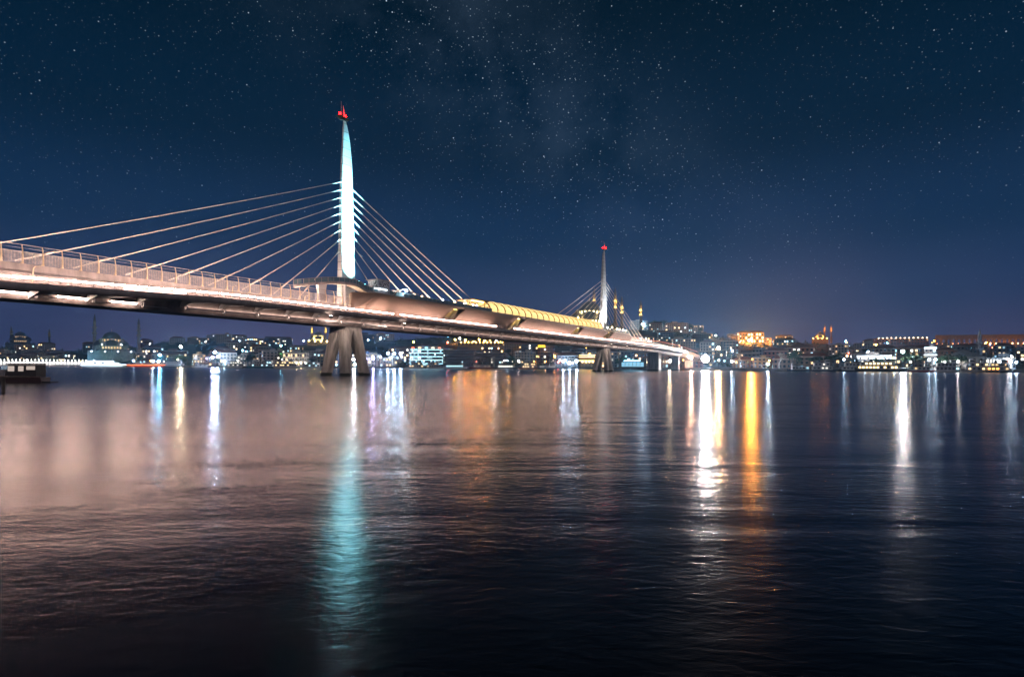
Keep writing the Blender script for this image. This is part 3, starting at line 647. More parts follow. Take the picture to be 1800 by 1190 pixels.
def block(X, D, W_, Dp, H_, colr, roof, rng, storeys=None, base=None, plit=.16, lit=(WARM, WARM, WHITE, CYAN), estr=2.0, jit=.2, label=None, name='apartment_block', cols=None):
    k = (X - 900) / F; z = land(k, D) if base is None else base
    cn = math.cos(math.atan(k))
    o = thing(name, label, 'building', (k * D, D + Dp / 2, z - .02), -math.atan(k) + rng.uniform(-jit, jit), 'city buildings on the far shore')
    wm_ = WALLM[colr]
    b_ = MB().box(-W_ / 2, W_ / 2, -Dp / 2, Dp / 2, -6, H_)
    b_.build('wall', wm_, o)
    MB().box(-W_ / 2 - .25, W_ / 2 + .25, -Dp / 2 - .25, Dp / 2 + .25, H_ - .45, H_ - .05).build('cornice', trim_m, o)
    if roof == 'tile':
        h = min(W_, Dp) * .25; i = min(W_, Dp) * .45; e = .5
        x, y = W_ / 2 + e, Dp / 2 + e
        if W_ > Dp: rd = [(-x + i, 0), (x - i, 0)]
        else: rd = [(0, -y + i), (0, y - i)]
        a, c = (rd[0][0], rd[0][1], H_ + h), (rd[1][0], rd[1][1], H_ + h)
        r_ = MB(); p = [(-x, -y, H_), (x, -y, H_), (x, y, H_), (-x, y, H_)]; r_.v = p + [a, c]
        r_.f = [(0, 1, 5, 4), (2, 3, 4, 5), (1, 2, 5), (3, 0, 4), (3, 2, 1, 0)] if W_ > Dp else [(0, 1, 4), (2, 3, 5), (1, 2, 5, 4), (3, 0, 4, 5), (3, 2, 1, 0)]
        ro = r_.build('roof', ROOFM['tile'], o)
        MB().box(-W_ * .2 - .5, -W_ * .2 + .5, -.5, .5, H_ + h * .3, H_ + h + 1.2).build('chimney', wm_, ro)
    else:
        ro = MB().box(-W_ / 2 + .3, W_ / 2 - .3, -Dp / 2 + .3, Dp / 2 - .3, H_, H_ + .12).build('roof', ROOFM['flat'], o)
        x = rng.uniform(-.25, .25) * W_; w = W_ * rng.uniform(.10, .22)
        MB().box(x - w, x + w, -Dp * .2, Dp * .25, H_ + .1, H_ + rng.uniform(1.8, 3.2)).build('stair_head', wm_, ro)
        for _ in range(2):
            x = rng.uniform(-.4, .4) * W_; MB().tube((x, 0, H_), (x, 0, H_ + rng.uniform(2, 5)), .06, .04, 4).build('aerial', dark_m, ro)
    rows = storeys or max(2, round(H_ / 3.2)); cols = cols or max(3, int(W_ / 3.0))
    facade_windows(o, W_, Dp, H_ - .6, cols, rows, rng, plit, lit, estr)
    if rng.random() < .45 and rows > 2:
        for r in range(1, rows):
            if rng.random() < .6: MB().box(-W_ * .22, W_ * .22, -Dp / 2 - 1.0, -Dp / 2 - .03, r * (H_ - .6) / rows - .1, r * (H_ - .6) / rows + .55).build('balcony', trim_m, o)
    return o

LAND = []                                       # kept clear for landmarks: (X0, X1, D0, D1)
def keep(X0, X1, D0, D1): LAND.append((X0, X1, D0, D1))
def free(X, hw, D): return not any(a - hw < X < b + hw and c < D < d for a, b, c, d in LAND)
for q in ((-60, 110, 1150, 1400), (140, 240, 790, 960), (484, 546, 560, 640), (526, 580, 800, 1260), (708, 786, 590, 680), (780, 895, 620, 720), (1000, 1140, 820, 1020), (1020, 1060, 520, 590), (1505, 1580, 370, 440), (1630, 1655, 370, 440),
          (1440, 1475, 850, 1100), (1535, 1635, 850, 950), (1640, 1800, 800, 1120), (1680, 1745, 350, 440), (1742, 1800, 350, 420), (1230, 1252, 380, 470), (1295, 1348, 700, 800), (795, 900, 780, 900)): keep(*q)
rng = random.Random(21)
KINDS_ = list(WALLC)
for f_, wlo, whi, hlo, hhi, dens in ((.045, 12, 26, 9, 16, .80), (.13, 13, 26, 10, 18, .70), (.25, 14, 28, 10, 18, .62), (.40, 16, 30, 9, 17, .60), (.58, 18, 32, 9, 16, .55), (.80, 20, 36, 9, 16, .55), (.98, 22, 40, 9, 17, .55)):
    X = -20
    while X < 1815:
        k = (X - 900) / F; ds = shore(k); D = ds + f_ * (1020 - ds) + rng.uniform(-8, 8) + 14
        W_ = rng.uniform(wlo, whi); pw = W_ * F / D / math.cos(math.atan(k)); hw = pw / 2
        hid = 660 < X < 1090 and f_ > .5           # behind the bridge deck: nothing of it shows
        if rng.random() < dens and free(X + hw, hw, D) and not hid:
            H_ = rng.uniform(hlo, hhi); colr = rng.choice(KINDS_); roof = 'tile' if rng.random() < .42 else 'flat'
            if X > 1200 and f_ < .1: H_ *= .65
            if f_ < .2 and colr in ('pale', 'cream') and X > 1040: colr = rng.choice(('grey', 'brown', 'slate', 'brick-red'))
            st_ = max(2, round(H_ / 3.3))
            o = block(X + hw, D, W_, rng.uniform(10, 15), H_, colr, roof, rng, st_, plit=rng.choice((.05, .1, .2, .32)), estr=rng.choice((1.5, 3, 6)))
            reg(o, X + hw, '%s %s-storey %s-roofed block' % (colr, STOR[st_], 'tile' if roof == 'tile' else 'flat'), '%s %s-storey %s-roofed blocks' % (colr, STOR[st_], 'tile' if roof == 'tile' else 'flat'))
        X += pw * rng.uniform(.95, 1.25)

# lamps of the town: (X, Y) in the photograph, colour, strength, globe radius
def lamp(X, Y, col, cname, s, r, pole=7.0, D=None):
    if D is None: D, k = on_land(X, Y, pole)
    else: k = ray(X, Y)[0]
    p = at(X, Y, D); zb = land(k, D); zb = min(zb, p.z - 3)
    o = thing('street_lamp', None, 'lamp', (p.x, p.y, zb), 0, 'lamps of the far shore')
    h = p.z - zb
    MB().tube((0, 0, -.5), (0, 0, h), .16, .09, 5).build('pole', dark_m, o)
    MB().sphere((0, -.2, h), r, 8, 6).build('lamp_head', glow(col, s), o)
    reg(o, X, '%s lamp' % cname, '%s lamps' % cname)
    return o
OR, WH, BW, GR, CB, WW, RD, YE, VI = (1, .33, .04), (1, .95, .95), (.48, .72, 1), (.12, 1, .25), (.18, .62, 1), (1, .78, .50), (1, .10, .05), (1, .70, .08), (.50, .45, 1)
NM = {OR: 'orange', WH: 'white', BW: 'bluish white', GR: 'green', CB: 'cyan', WW: 'warm white', RD: 'red', YE: 'yellow', VI: 'violet'}
LAMPS = [
    (1, 615.5, OR, 120, .9), (27, 622, CB, 120, .9), (21, 625, WH, 100, .8), (110, 626, OR, 60, .6), (125, 626, OR, 60, .6), (94, 623, WH, 60, .7), (157, 637, CB, 260, .9), (177, 635, GR, 250, .8), (235, 634, BW, 80, .7), (241, 629, OR, 60, .8), (255, 628, OR, 80, .9),
    (269, 635, BW, 260, .9), (279, 635, CB, 520, .9), (281, 624, CB, 500, 1.0), (319, 629, OR, 90, 1.0), (318, 609.5, WW, 420, 1.3), (349, 627, WH, 60, .7), (378, 619, BW, 700, 1.2), (374, 628, VI, 350, .9), (383, 627, BW, 300, .9), (395, 635, BW, 100, .7), (408, 635, BW, 60, .6),
    (427, 616, CB, 110, .8), (433, 618, CB, 90, .8), (489, 621, GR, 50, .7), (538, 628, WH, 160, .7), (570, 625, YE, 70, .6), (494, 608, CB, 120, 1.0), (400, 592, BW, 60, .7), (487, 599, CB, 60, .8), (534, 599, BW, 50, .8), (622, 632, WH, 900, .8), (624, 640, BW, 500, .6),
    (669, 595, BW, 160, 1.3), (647, 598, BW, 60, 1.0), (727, 601, YE, 60, 1.0), (682, 621, BW, 420, .9), (693, 622, BW, 480, .9), (704, 622, BW, 420, .9), (706, 627, BW, 110, .7), (661, 624, WH, 200, .9), (656, 630, VI, 420, 1.1), (669, 628, WH, 110, .7),
    (732, 625, BW, 160, .8), (769, 625, BW, 160, .8), (762, 623, OR, 90, .8), (787, 602, RD, 60, 1.0), (787.5, 591, CB, 90, .9), (799, 625, VI, 110, .8), (785, 629, YE, 110, 1.0), (810, 629, RD, 90, 1.0),
    (800, 597, OR, 200, 1.2), (808, 595, WW, 160, 1.1), (818, 598, OR, 160, 1.1), (826, 594, OR, 220, 1.2), (833, 601, OR, 130, 1.0), (842, 597, OR, 260, 1.3), (852, 599, OR, 220, 1.2), (861, 597, OR, 200, 1.2), (872, 598, WH, 200, 1.2), (880, 602, OR, 160, 1.1), (893, 597, OR, 200, 1.2),
    (944.7, 626.7, OR, 230, 1.2), (976, 626.7, OR, 120, 1.1), (990, 635, BW, 480, .8), (1001, 638, BW, 560, .8), (1013, 635, BW, 320, .9), (1036.7, 641, BW, 420, .6), (1011, 623, RD, 60, 1.0), (1096.7, 617.5, OR, 60, 1.1), (1122.5, 620.5, OR, 60, 1.0),
    (1128.5, 570, BW, 420, 1.5), (1131, 569, BW, 250, 1.2), (1165, 571.7, BW, 240, 1.4), (1177, 572, BW, 240, 1.3), (1185, 572, BW, 280, 1.4), (1190, 572, BW, 240, 1.3), (1196.5, 572.5, BW, 160, 1.1), (1177.6, 634.5, WW, 220, 1.0), (1184, 622, WW, 90, .9),
    (1215, 629, (1, .55, .38), 330, 1.2), (1263, 612, (1, .50, .22), 420, 1.5), (1287, 617, BW, 200, 1.0), (1321, 596.7, OR, 2200, 1.9), (1340, 591, OR, 1100, 1.6), (1316, 598, OR, 320, 1.4), (1381, 600, (1, .24, .04), 1500, 1.6), (1324.6, 618, OR, 160, 1.0), (1335, 620, RD, 120, .9),
    (1349.5, 640, BW, 700, .7), (1258, 589.5, WW, 70, 1.3), (1540, 606, OR, 130, 1.3), (1553, 608, BW, 120, 1.2), (1525.5, 618, BW, 190, .8), (1538, 617, BW, 170, .8), (1551, 617, BW, 190, .8), (1586.7, 618, WH, 420, 1.2), (1642, 599.5, OR, 60, 1.0), (1720, 598, OR, 160, 1.3), (1734, 602, OR, 100, 1.1), (1700, 600, OR, 70, 1.0), (1775, 603, OR, 90, 1.1),
    (1486.7, 599.6, CB, 90, 1.0), (1633, 632, BW, 90, .6), (1644, 632, BW, 90, .6), (1683, 635.5, WH, 130, .6), (1483, 632, BW, 130, .6), (1749, 637, BW, 110, .5), (1758, 637, BW, 110, .5), (1767, 637, BW, 110, .5), (1776, 637, BW, 240, .5), (1786, 637, BW, 110, .5),
    (1105, 633, CB, 160, .9), (1115, 634, BW, 260, .9), (1125, 634, CB, 200, .8), (1398, 628, YE, 30, .6), (1450, 640, BW, 30, .4), (1660, 636, WH, 60, .5), (1600, 636, WW, 60, .5)]
for X, Y, c, s, r in LAMPS:
    strong = s >= 250 and Y >= 609
    s *= 1.9 if strong else 1.5
    nm = NM.get(c, 'amber'); big = s >= 400
    if r >= 1.2: s *= 2.3; r *= .66
    lamp(X, Y, c, nm if not big else 'dazzling ' + nm, s, r, D=shore((X - 900) / F) + 5 if strong else None)
fl = lamp(1240, 631, WH, 'huge white', 1700, 2.2, D=432)
hd = at(1240, 631, 432).z - fl.location.z; cd = Vector((-fl.location.x, -fl.location.y)).normalized()
ax = Vector((cd.x, cd.y, 0)); hood = MB(); c0 = Vector((0, -.2, hd)) - ax * 2.4; c1 = c0 + ax * 4.4; e1 = Vector((-ax.y, ax.x, 0)); e2 = Vector((0, 0, 1))
rr = [[tuple(c + e1 * (r * math.cos(a)) + e2 * (r * math.sin(a))) for a in [math.pi * i / 10 for i in range(20)]] for c, r in ((c0, .4), (c0, 2.7), (c1, 2.9))]
hood.v = [p for r in rr for p in r]; hood.f = [(j * 20 + i, j * 20 + (i + 1) % 20, j * 20 + 20 + (i + 1) % 20, j * 20 + 20 + i) for j in range(2) for i in range(20)]
hood.build('lamp_spill_hood', dark_m, fl)  # added hood keeps side spill off the pier and houses

# many small lamps along the lanes between the houses
lr = random.Random(77)
for i in range(90):
    X = lr.uniform(2, 1798); k = (X - 900) / F; ds = shore(k); u = lr.choice((.02, .03, .08, .12, .2, .3, .42, .6, .78)); D = ds + u * (1000 - ds) + 6
    if 650 < X < 1090 and u > .45: continue
    c = lr.choice((OR, OR, OR, WW, WW, BW, CB, WH, RD, YE)); z = land(k, D) + lr.uniform(5, 8)
    lamp(X, YH - (z - HC) / D * F + (X - 900) * ROLL, c, 'small ' + NM[c], lr.choice((40, 80, 160)), lr.uniform(.35, .55), D=D)

# ---- landmarks
def minaret(root, x, y, h, r, rng, lit=None, wall=None, z0=0, top_only=True):
    wall = wall or WALLM['pale']
    b_ = MB().lathe([(r * 1.5, z0 - 5), (r * 1.5, z0 + h * .16), (r, z0 + h * .22), (r * .96, z0 + h * .50), (r * .86, z0 + h * .80), (.02, z0 + h * .80)], 10, (x, y, 0))
    o = b_.build('minaret', wall, root, smooth=True)
    for zz, rr in ((.50, 1.75), (.64, 1.65)):
        MB().lathe([(r * .9, z0 + h * (zz - .03)), (r * rr, z0 + h * zz), (r * rr, z0 + h * zz + 1.1), (r * (rr - .15), z0 + h * zz + 1.1), (r * (rr - .15), z0 + h * zz + .2), (r * .8, z0 + h * zz + .2)], 12, (x, y, 0)).build('balcony', wall, o, smooth=True)
        if lit: MB().lathe([(r * (rr - .5), z0 + h * zz + .35), (r * (rr - .25), z0 + h * zz + .35), (r * (rr - .25), z0 + h * zz + .8), (r * (rr - .5), z0 + h * zz + .8), (r * (rr - .5), z0 + h * zz + .35)], 10, (x, y, 0)).build('balcony_lamp', glow(lit[0], lit[1]), o)
    sp = MB().lathe([(r * 1.0, z0 + h * .80), (r * .5, z0 + h * .89), (.08, z0 + h * .985), (.05, z0 + h)], 10, (x, y, 0)).build('spire', ROOFM['lead'], o, smooth=True)
    return o
def dome(root, x, y, z, r, m, name='dome', hh=.9, n=20):
    k = 8; prof = [(max(.02, r * math.cos(math.pi / 2 * i / k)), r * hh * math.sin(math.pi / 2 * i / k)) for i in range(k + 1)]
    return MB().lathe([(r * 1.03, -.6), (r * 1.03, 0)] + prof, n, (x, y, z)).build(name, m, root, smooth=True)
def mosque(label, X, D, base, span, rng, mins, wallc='pale', lead='lead', lit=None, flood_=None, win=(WARM, 2.0)):
    """span: width of the prayer hall; mins: (dx, dy, height, radius)."""
    k = (X - 900) / F
    o = thing('mosque', label, 'mosque', (k * D, D + span / 2, base), -math.atan(k), None)
    w = span / 2; wall = WALLM[wallc]; L = ROOFM[lead]
    MB().box(-w, w, -w, w, -12, span * .32).build('hall', wall, o)
    MB().box(-w * 1.5, w * 1.5, -w * 1.12, -w - .05, -12, span * .13).build('arcade', wall, o)
    for i in range(7): dome(o, -w * 1.3 + w * 2.6 * i / 6, -w * 1.05, span * .13, span * .055, L, 'small_dome', n=10)
    MB().box(-w * .74, w * .74, -w * .74, w * .74, span * .32, span * .46).build('upper_block', wall, o)
    MB().lathe([(w * .60, span * .46), (w * .60, span * .60), (.02, span * .60)], 20).build('drum', wall, o, smooth=True)
    d = dome(o, 0, 0, span * .60, w * .60, L)
    MB().tube((0, 0, span * .60 + w * .52), (0, 0, span * .60 + w * .82), .35, .06, 6).build('finial', post_m, d)
    for a in range(4):
        q = a * math.pi / 2; dome(o, w * .66 * math.cos(q), w * .66 * math.sin(q), span * .33, w * .50, L, 'half_dome')
    for sx in (-1, 1):
        for sy in (-1, 1):
            dome(o, sx * w * .78, sy * w * .78, span * .34, w * .21, L, 'corner_dome', n=12)
            MB().lathe([(w * .12, span * .32), (w * .12, span * .56), (.02, span * .62)], 8, (sx * w * .68, sy * w * .68, 0)).build('turret', wall, o)
    # great arch on the front
    ar = MB(); n = 14; r0, r1 = w * .50, w * .60
    for i in range(n):
        a, c = math.pi * i / n, math.pi * (i + 1) / n
        ar.hexa([(r0 * math.cos(a), -w * .74 - .5, span * .30 + r0 * .62 * math.sin(a)), (r1 * math.cos(a), -w * .74 - .5, span * .30 + r1 * .62 * math.sin(a)), (r1 * math.cos(c), -w * .74 - .5, span * .30 + r1 * .62 * math.sin(c)), (r0 * math.cos(c), -w * .74 - .5, span * .30 + r0 * .62 * math.sin(c))],
                [(r0 * math.cos(a), -w * .74 + .3, span * .30 + r0 * .62 * math.sin(a)), (r1 * math.cos(a), -w * .74 + .3, span * .30 + r1 * .62 * math.sin(a)), (r1 * math.cos(c), -w * .74 + .3, span * .30 + r1 * .62 * math.sin(c)), (r0 * math.cos(c), -w * .74 + .3, span * .30 + r0 * .62 * math.sin(c))])
    ar.build('great_arch', trim_m, o)
    wl_ = MB(); ww = w * .05
    for i in range(7):
        a = math.pi * (1.12 + .76 * i / 6); x, y = w * .61 * math.cos(a), w * .61 * math.sin(a); wl_.box(x - ww, x + ww, y - .25, y + .2, span * .49, span * .57)
        x = -w * .55 + w * 1.1 * i / 6; wl_.box(x - ww, x + ww, -w * 1.0 - .12, -w + .1, span * .20, span * .28)
    wl_.build('lit_window_rows', glow(win[0], win[1]), o, kind='stuff')
    for dx, dy, h, r in mins: minaret(o, dx, dy, h, r, rng, lit, wall)
    if flood_:
        c, s, r = flood_
        for fx, fy, fz in ((-w * 1.25, -w * 1.5, 3), (-w * .4, -w * 1.6, 3), (w * .4, -w * 1.6, 3), (w * 1.25, -w * 1.5, 3), (-w * .62, -w * .92, span * .36), (w * .62, -w * .92, span * .36), (0, -w * .92, span * .34)):
            f1 = MB().box(fx - .5, fx + .5, fy + .6, fy + 1.0, fz - .8, fz + .5).build('floodlight', dark_m, o)
            MB().sphere((fx, fy + .4, fz), r, 6, 4).build('lens', glow(c, s), f1)
    return o
# grey twin-minaret mosque on the left shore
D = 830; s_ = D / F; bz = at(188, 622, D).z
mosque('grey stone mosque with two tall unlit minarets, left of the low hill', 180, D, bz, 46 * s_, rng, [(-25 * s_, 12, 74 * s_, 2.0), (41.5 * s_, 12, 70 * s_, 2.0)], 'pale', win=(WARM, 1.4), flood_=((.85, .92, 1), 110, .4))
D = 1200; s_ = D / F; bz = land(-.87, 1200)
mosque('distant domed mosque with two lit minaret balconies at the far left edge', 24, D, at(24, 606, D).z, 27 * s_, rng, [(-12 * s_, -12, 34 * s_, 1.9), (40 * s_, -6, 32 * s_, 1.9)], 'slate', lit=(YE, 10), win=(WARM, 1.0))
D = 1000; s_ = D / F
mosque('gold-floodlit mosque with two bright minarets seen just left of the near pier', 555, D, at(555, 603, D).z, 24 * s_, rng, [(-10.5 * s_, -3, 36 * s_, 1.5), (12.5 * s_, -3, 37 * s_, 1.5)], 'cream', lit=((1, .62, .12), 170), flood_=((1, .58, .14), 800, .42), win=((1, .8, .3), 4))
D = 900; s_ = D / F
mosque('great gold-lit mosque with four minarets behind the far pylon', 1040, D, at(1040, 580, D).z, 62 * s_, rng, [(8 * s_, -6, 82 * s_, 2.4), (46 * s_, -2, 80 * s_, 2.4), (60 * s_, 40, 70 * s_, 2.2), (95 * s_, 44, 62 * s_, 2.2)], 'cream', lit=((1, .62, .18), 260), flood_=((1, .62, .20), 1700, .42), win=((1, .82, .4), 6))
D = 960; s_ = D / F
mosque('small orange-lit mosque with twin minarets on the right-hand ridge', 1446, D, at(1446, 598, D).z, 17 * s_, rng, [(7 * s_, -4, 30 * s_, 1.2), (17 * s_, -4, 29 * s_, 1.2)], 'ochre', lit=(OR, 130), flood_=(OR, 220, .38), win=(WARM, 2))
# low mosque hall with pyramid roof and one pale minaret, right shore
D = 372; s_ = D / F; zb = 1.9
o = thing('waterfront_mosque', 'low stone mosque with dark pyramid roof and a single pale minaret by the right shore', 'mosque', (at(1715, 640, D).x, D + 10, zb), -.62)
Wd = 56 * s_
MB().box(-Wd / 2, Wd / 2, -9, 9, -3, 8.2).build('wall', WALLM['pale'], o)
rf = MB(); rf.v = [(-Wd / 2 - 1, -10, 8.2), (Wd / 2 + 1, -10, 8.2), (Wd / 2 + 1, 10, 8.2), (-Wd / 2 - 1, 10, 8.2), (0, 0, 13.0)]; rf.f = [(0, 1, 4), (1, 2, 4), (2, 3, 4), (3, 0, 4), (3, 2, 1, 0)]
rf.build('roof', ROOFM['lead'], o)
facade_windows(o, Wd, 18, 7.5, 6, 2, rng, .15, (WARM,), 2.0, wfrac=.3)
minaret(o, 8.5, 2, 27, 1.25, rng, None, WALLM['slate'])
# small unlit minaret
o = thing('minaret_tower', 'slim grey minaret standing among houses on the right slope', 'tower', (*at(1416, 612, 620).xy, at(1416, 625, 620).z)); minaret(o, 0, 0, 18, 1.1, rng, None, WALLM['grey'])

# floodlit white mansion
k = (515 - 900) / F; D = 585; Wd = 46 * D * math.cos(math.atan(k)) / F
m1 = block(516, D, Wd, 14, 13.5, 'pale', 'flat', random.Random(3), 3, base=1.9, plit=.25, lit=(WARM,), estr=2.5, jit=.02, label='floodlit white mansion with a flat parapet left of the near pier', name='mansion', cols=11)
for X, Y in ((497, 640), (505, 640), (513, 640), (521, 640), (529, 640), (537, 640)): lamp(X, 637.5, WW, 'low warm white', 130, .55, D=577)
# cyan-lit office block: floor slabs, columns, glass
D = 610; zb = 1.9; Wd = 64 * D / F * .985
o = thing('office_block', 'cyan-lit glass office block with white floor slabs behind the moored ferries', 'building', (at(748, 640, D).x, D + 9, zb), .13, 'city buildings on the far shore')
nf = 5
MB().box(-Wd / 2 + 1.2, Wd / 2 - 1.2, -7.5, 8, 0, 18.6).build('core', WALLM['slate'], o)
for i in range(nf + 1): MB().box(-Wd / 2 + (3 if i == nf else 0), Wd / 2 - (3 if i == nf else 0), -9, 9, i * 3.7 - .25 + .2, i * 3.7 + .45).build('floor_slab', WALLM['pale'], o)
for c in range(10):
    x = -Wd / 2 + 1.6 + (Wd - 3.2) * c / 9; MB().box(x - .22, x + .22, -8.8, -8.3, .65, 18.2).build('column', trim_m, o)
for i in range(nf): MB().box(-Wd / 2 + 2, Wd / 2 - 2, -8.0, -7.6, i * 3.7 + 3.1, i * 3.7 + 3.3).build('ceiling_lamp', glow((.45, .88, 1), 9), o)
facade_windows(o, Wd - 2.4, 15.2, 18, 18, nf, random.Random(4), .42, ((.55, .9, 1), (.75, .95, 1), CYAN), 1.3, .8, .6)
MB().box(-9, 12, -5, 5, 19.0, 21.8).build('penthouse', WALLM['pale'], o)
for i in range(5): MB().box(-16 + i * 7, -13 + i * 7, -6.2, -6, 19.3, 20.6).build('roof_sign', glow(((1, .2, .1), (1, .6, .2), (.4, .9, 1), (1, .9, .6), (1, .3, .2))[i], 3), o)
# dark office slabs
block(806, 655, 33, 14, 19, 'grey', 'flat', random.Random(5), 6, plit=.03, jit=.05, base=2.5, label='wide dark grey six-storey office slab right of the cyan-lit offices', name='office_slab', cols=14)
block(862, 660, 38, 14, 16, 'brown', 'flat', random.Random(6), 5, plit=.12, jit=.05, base=2.5, lit=(CYAN, WHITE), label='wide brown five-storey office slab left of the yellow roof sign', name='office_slab', cols=16)
# terrace with orange lamps above
D = 820; o = thing('terrace_wall', 'long arched stone terrace glowing orange under the bridge deck', 'wall', (at(850, 606, D).x, D, at(850, 607, D).z), .04)
Wd = 92 * D / F; MB().box(-Wd / 2, Wd / 2, 0, 6, -8, 5).build('wall', WALLM['ochre'], o)
for i in range(14):
    x = -Wd / 2 + Wd * (i + .5) / 14; MB().box(x - 1.6, x + 1.6, -.12, .05, .2, 3.4).lathe([(.02, 0), (1.6, 0)], 10, (x, -.05, 3.4)).build('arch', dark_m, o)
    MB().sphere((x + Wd / 28, -.9, 4.2), .55, 6, 4).build('terrace_lamp', glow((1, .50, .12), 60), o)
# gold-lit waterside pavilion left of the second pier
D = 545; o = thing('gold_lit_pavilion', 'gold-lit waterside pavilion with lamp-lined eaves left of the second pier', 'building', (at(1036, 640, D).x, D, 1.9), -.1, 'city buildings on the far shore')
MB().box(-9, 9, 0, 10, 0, 9.5).build('wall', WALLM['cream'], o)
for z, w in ((6.2, 11.0), (9.5, 10.0), (11.4, 9.5)):
    MB().box(-w, w, -1.2, 10.5, z, z + .4).build('eave', trim_m, o); MB().box(-w + .3, w - .3, -1.35, -1.22, z + .05, z + .35).build('eave_lamp', glow((1, .55, .18), 12), o)
for i in range(6): MB().tube((-8 + 3.2 * i, -.8, 0), (-8 + 3.2 * i, -.8, 6.2), .4, .4, 8).build('column', trim_m, o)
dome(o, 0, 4, 11.8, 2.6, ROOFM['lead']); MB().sphere((0, -1.3, 12.6), .6).build('roof_lamp', glow(OR, 60), o)
for i in range(5): MB().sphere((-6.4 + 3.2 * i, -.5, 5.2), .35).build('porch_lamp', glow((1, .62, .25), 60), o)
# yellow roof sign
p = at(952, 608, 690); o = thing('roof_sign', 'glowing yellow roof sign on a mast above the moored boats', 'sign', (p.x, p.y, 1))
MB().tube((0, 0, 0), (0, 0, p.z - 2), .3, .25).build('mast', dark_m, o); MB().box(-4.2, 4.2, -.3, .3, p.z - 2.7, p.z - .2).build('panel', glow((1, .62, .03), 3.5), o)
# lit kiosks under the far bridge end
p = at(1112, 640, 470); o = thing('quay_shop', 'cyan-lit glass shop on the quay between the second and third piers', 'building', (p.x, p.y, 1.9), -.2, 'city buildings on the far shore')
MB().box(-11, 11, 0, 9, 0, 6.2).build('wall', WALLM['slate'], o); MB().box(-9, 9, -.15, -.02, .8, 4.4).build('shop_window', glow((.35, .75, 1), .9), o); MB().box(-7, 6, -.5, -.2, 5.2, 6.0).build('shop_sign', glow((.3, .72, 1), 7), o)
for i in range(7): MB().box(-9.1 + 3 * i, -8.9 + 3 * i, -.25, -.16, .8, 4.4).build('mullion', dark_m, o)
MB().box(-11.5, 11.5, -.8, 9.5, 6.25, 6.55).build('roof', ROOFM['flat'], o)
# orange-lit school on the slope
D, k = on_land(1322, 603); Wd = 44 * D / F
o = block(1322, D, Wd, 14, 18 * D / F, 'ochre', 'tile', random.Random(9), 3, plit=.5, lit=((1, .72, .35), WARM), estr=5, jit=.03, label='broad ochre hall with lit upper windows behind the orange floodlights', name='school_hall', cols=10)
# floodlit white hall, right
D = 395; Wd = 58 * D / F * .9
o = block(1546, D, Wd, 12, 9.5, 'pale', 'flat', random.Random(10), 3, base=1.9, plit=.55, lit=(WHITE, (.8, .9, 1)), estr=3, jit=.02, label='dazzling floodlit white hall behind the stone pines on the right shore', name='exhibition_hall', cols=9)
MB().box(-Wd / 2, Wd / 2, -6.5, -6.2, 8.2, 9.2).build('sign_band', glow((.75, .88, 1), 2), o)
for X in (1520, 1533, 1546, 1559, 1572): lamp(X, 629, BW, 'low bluish', 80, .45, D=386)
# white tower block with lit top
D = 400
o = block(1642, D, 6.5, 7, 15, 'pale', 'flat', random.Random(12), 5, base=1.9, plit=.35, lit=(CYAN, WHITE), estr=4, jit=.02, label='slim white lift tower with a lit crown right of the white hall', name='tower_block', cols=3)
MB().box(-3.6, 3.6, -4.0, -3.6, 14.2, 15.2).build('crown_lamp', glow((.7, .9, 1), 4), o); MB().box(-3.8, 3.8, -4.0, -3.6, 9.6, 10.2).build('crown_lamp', glow((.8, .95, 1), 3), o)
# lit glass gallery, far right
D = 375; Wd = 50 * D / F * .8
o = block(1771, D, Wd, 10, 7.8, 'pale', 'flat', random.Random(13), 2, base=1.9, plit=.8, lit=(WHITE, (.9, .95, 1), PINK), estr=3.5, jit=.02, label='brightly lit two-storey glass gallery at the far right of the shore', name='glass_gallery', cols=9)
# aqueduct
D = 985; Wd = 134 * D / F; o = thing('aqueduct', 'long arched stone aqueduct glowing orange on the right skyline', 'aqueduct', (at(1724, 606, D).x, D, land(.82, 985) + 6.5), -.30)
n = 17; aw = MB(); zt = 17.0 * D / F
for i in range(n):
    x0 = -Wd / 2 + Wd * i / n; x1 = x0 + Wd / n; c = (x0 + x1) / 2; r = Wd / n * .30; zs_ = zt * .42
    arcp = [(c + r * math.cos(math.pi * j / 8), zs_ + r * math.sin(math.pi * j / 8)) for j in range(9)]
    b_ = MB(); b_.hexa([(x0, 0, -10), (c - r, 0, -10), (c - r, 0, zs_), (x0, 0, zs_)], [(x0, 4, -10), (c - r, 4, -10), (c - r, 4, zs_), (x0, 4, zs_)])
    b_.hexa([(c + r, 0, -10), (x1, 0, -10), (x1, 0, zs_), (c + r, 0, zs_)], [(c + r, 4, -10), (x1, 4, -10), (x1, 4, zs_), (c + r, 4, zs_)])
    for (a, za), (e, ze) in zip(arcp, arcp[1:]): b_.hexa([(a, 0, za), (a, 0, zt), (e, 0, zt), (e, 0, ze)], [(a, 4, za), (a, 4, zt), (e, 4, zt), (e, 4, ze)])
    b_.hexa([(x0, 0, zs_), (c - r, 0, zs_), (c - r, 0, zt), (x0, 0, zt)], [(x0, 4, zs_), (c - r, 4, zs_), (c - r, 4, zt), (x0, 4, zt)]); b_.hexa([(c + r, 0, zs_), (x1, 0, zs_), (x1, 0, zt), (c + r, 0, zt)], [(c + r, 4, zs_), (x1, 4, zs_), (x1, 4, zt), (c + r, 4, zt)])
    b_.build('bay', WALLM['ochre'], o)
    f1 = MB().box(x0 - .5, x0 + .5, -7, -6.2, -1, 1).build('floodlight', dark_m, o); MB().sphere((x0, -5.8, 1.0), .8, 6, 4).build('lens', glow((1, .34, .10), 60 if i > 8 else 14), f1)
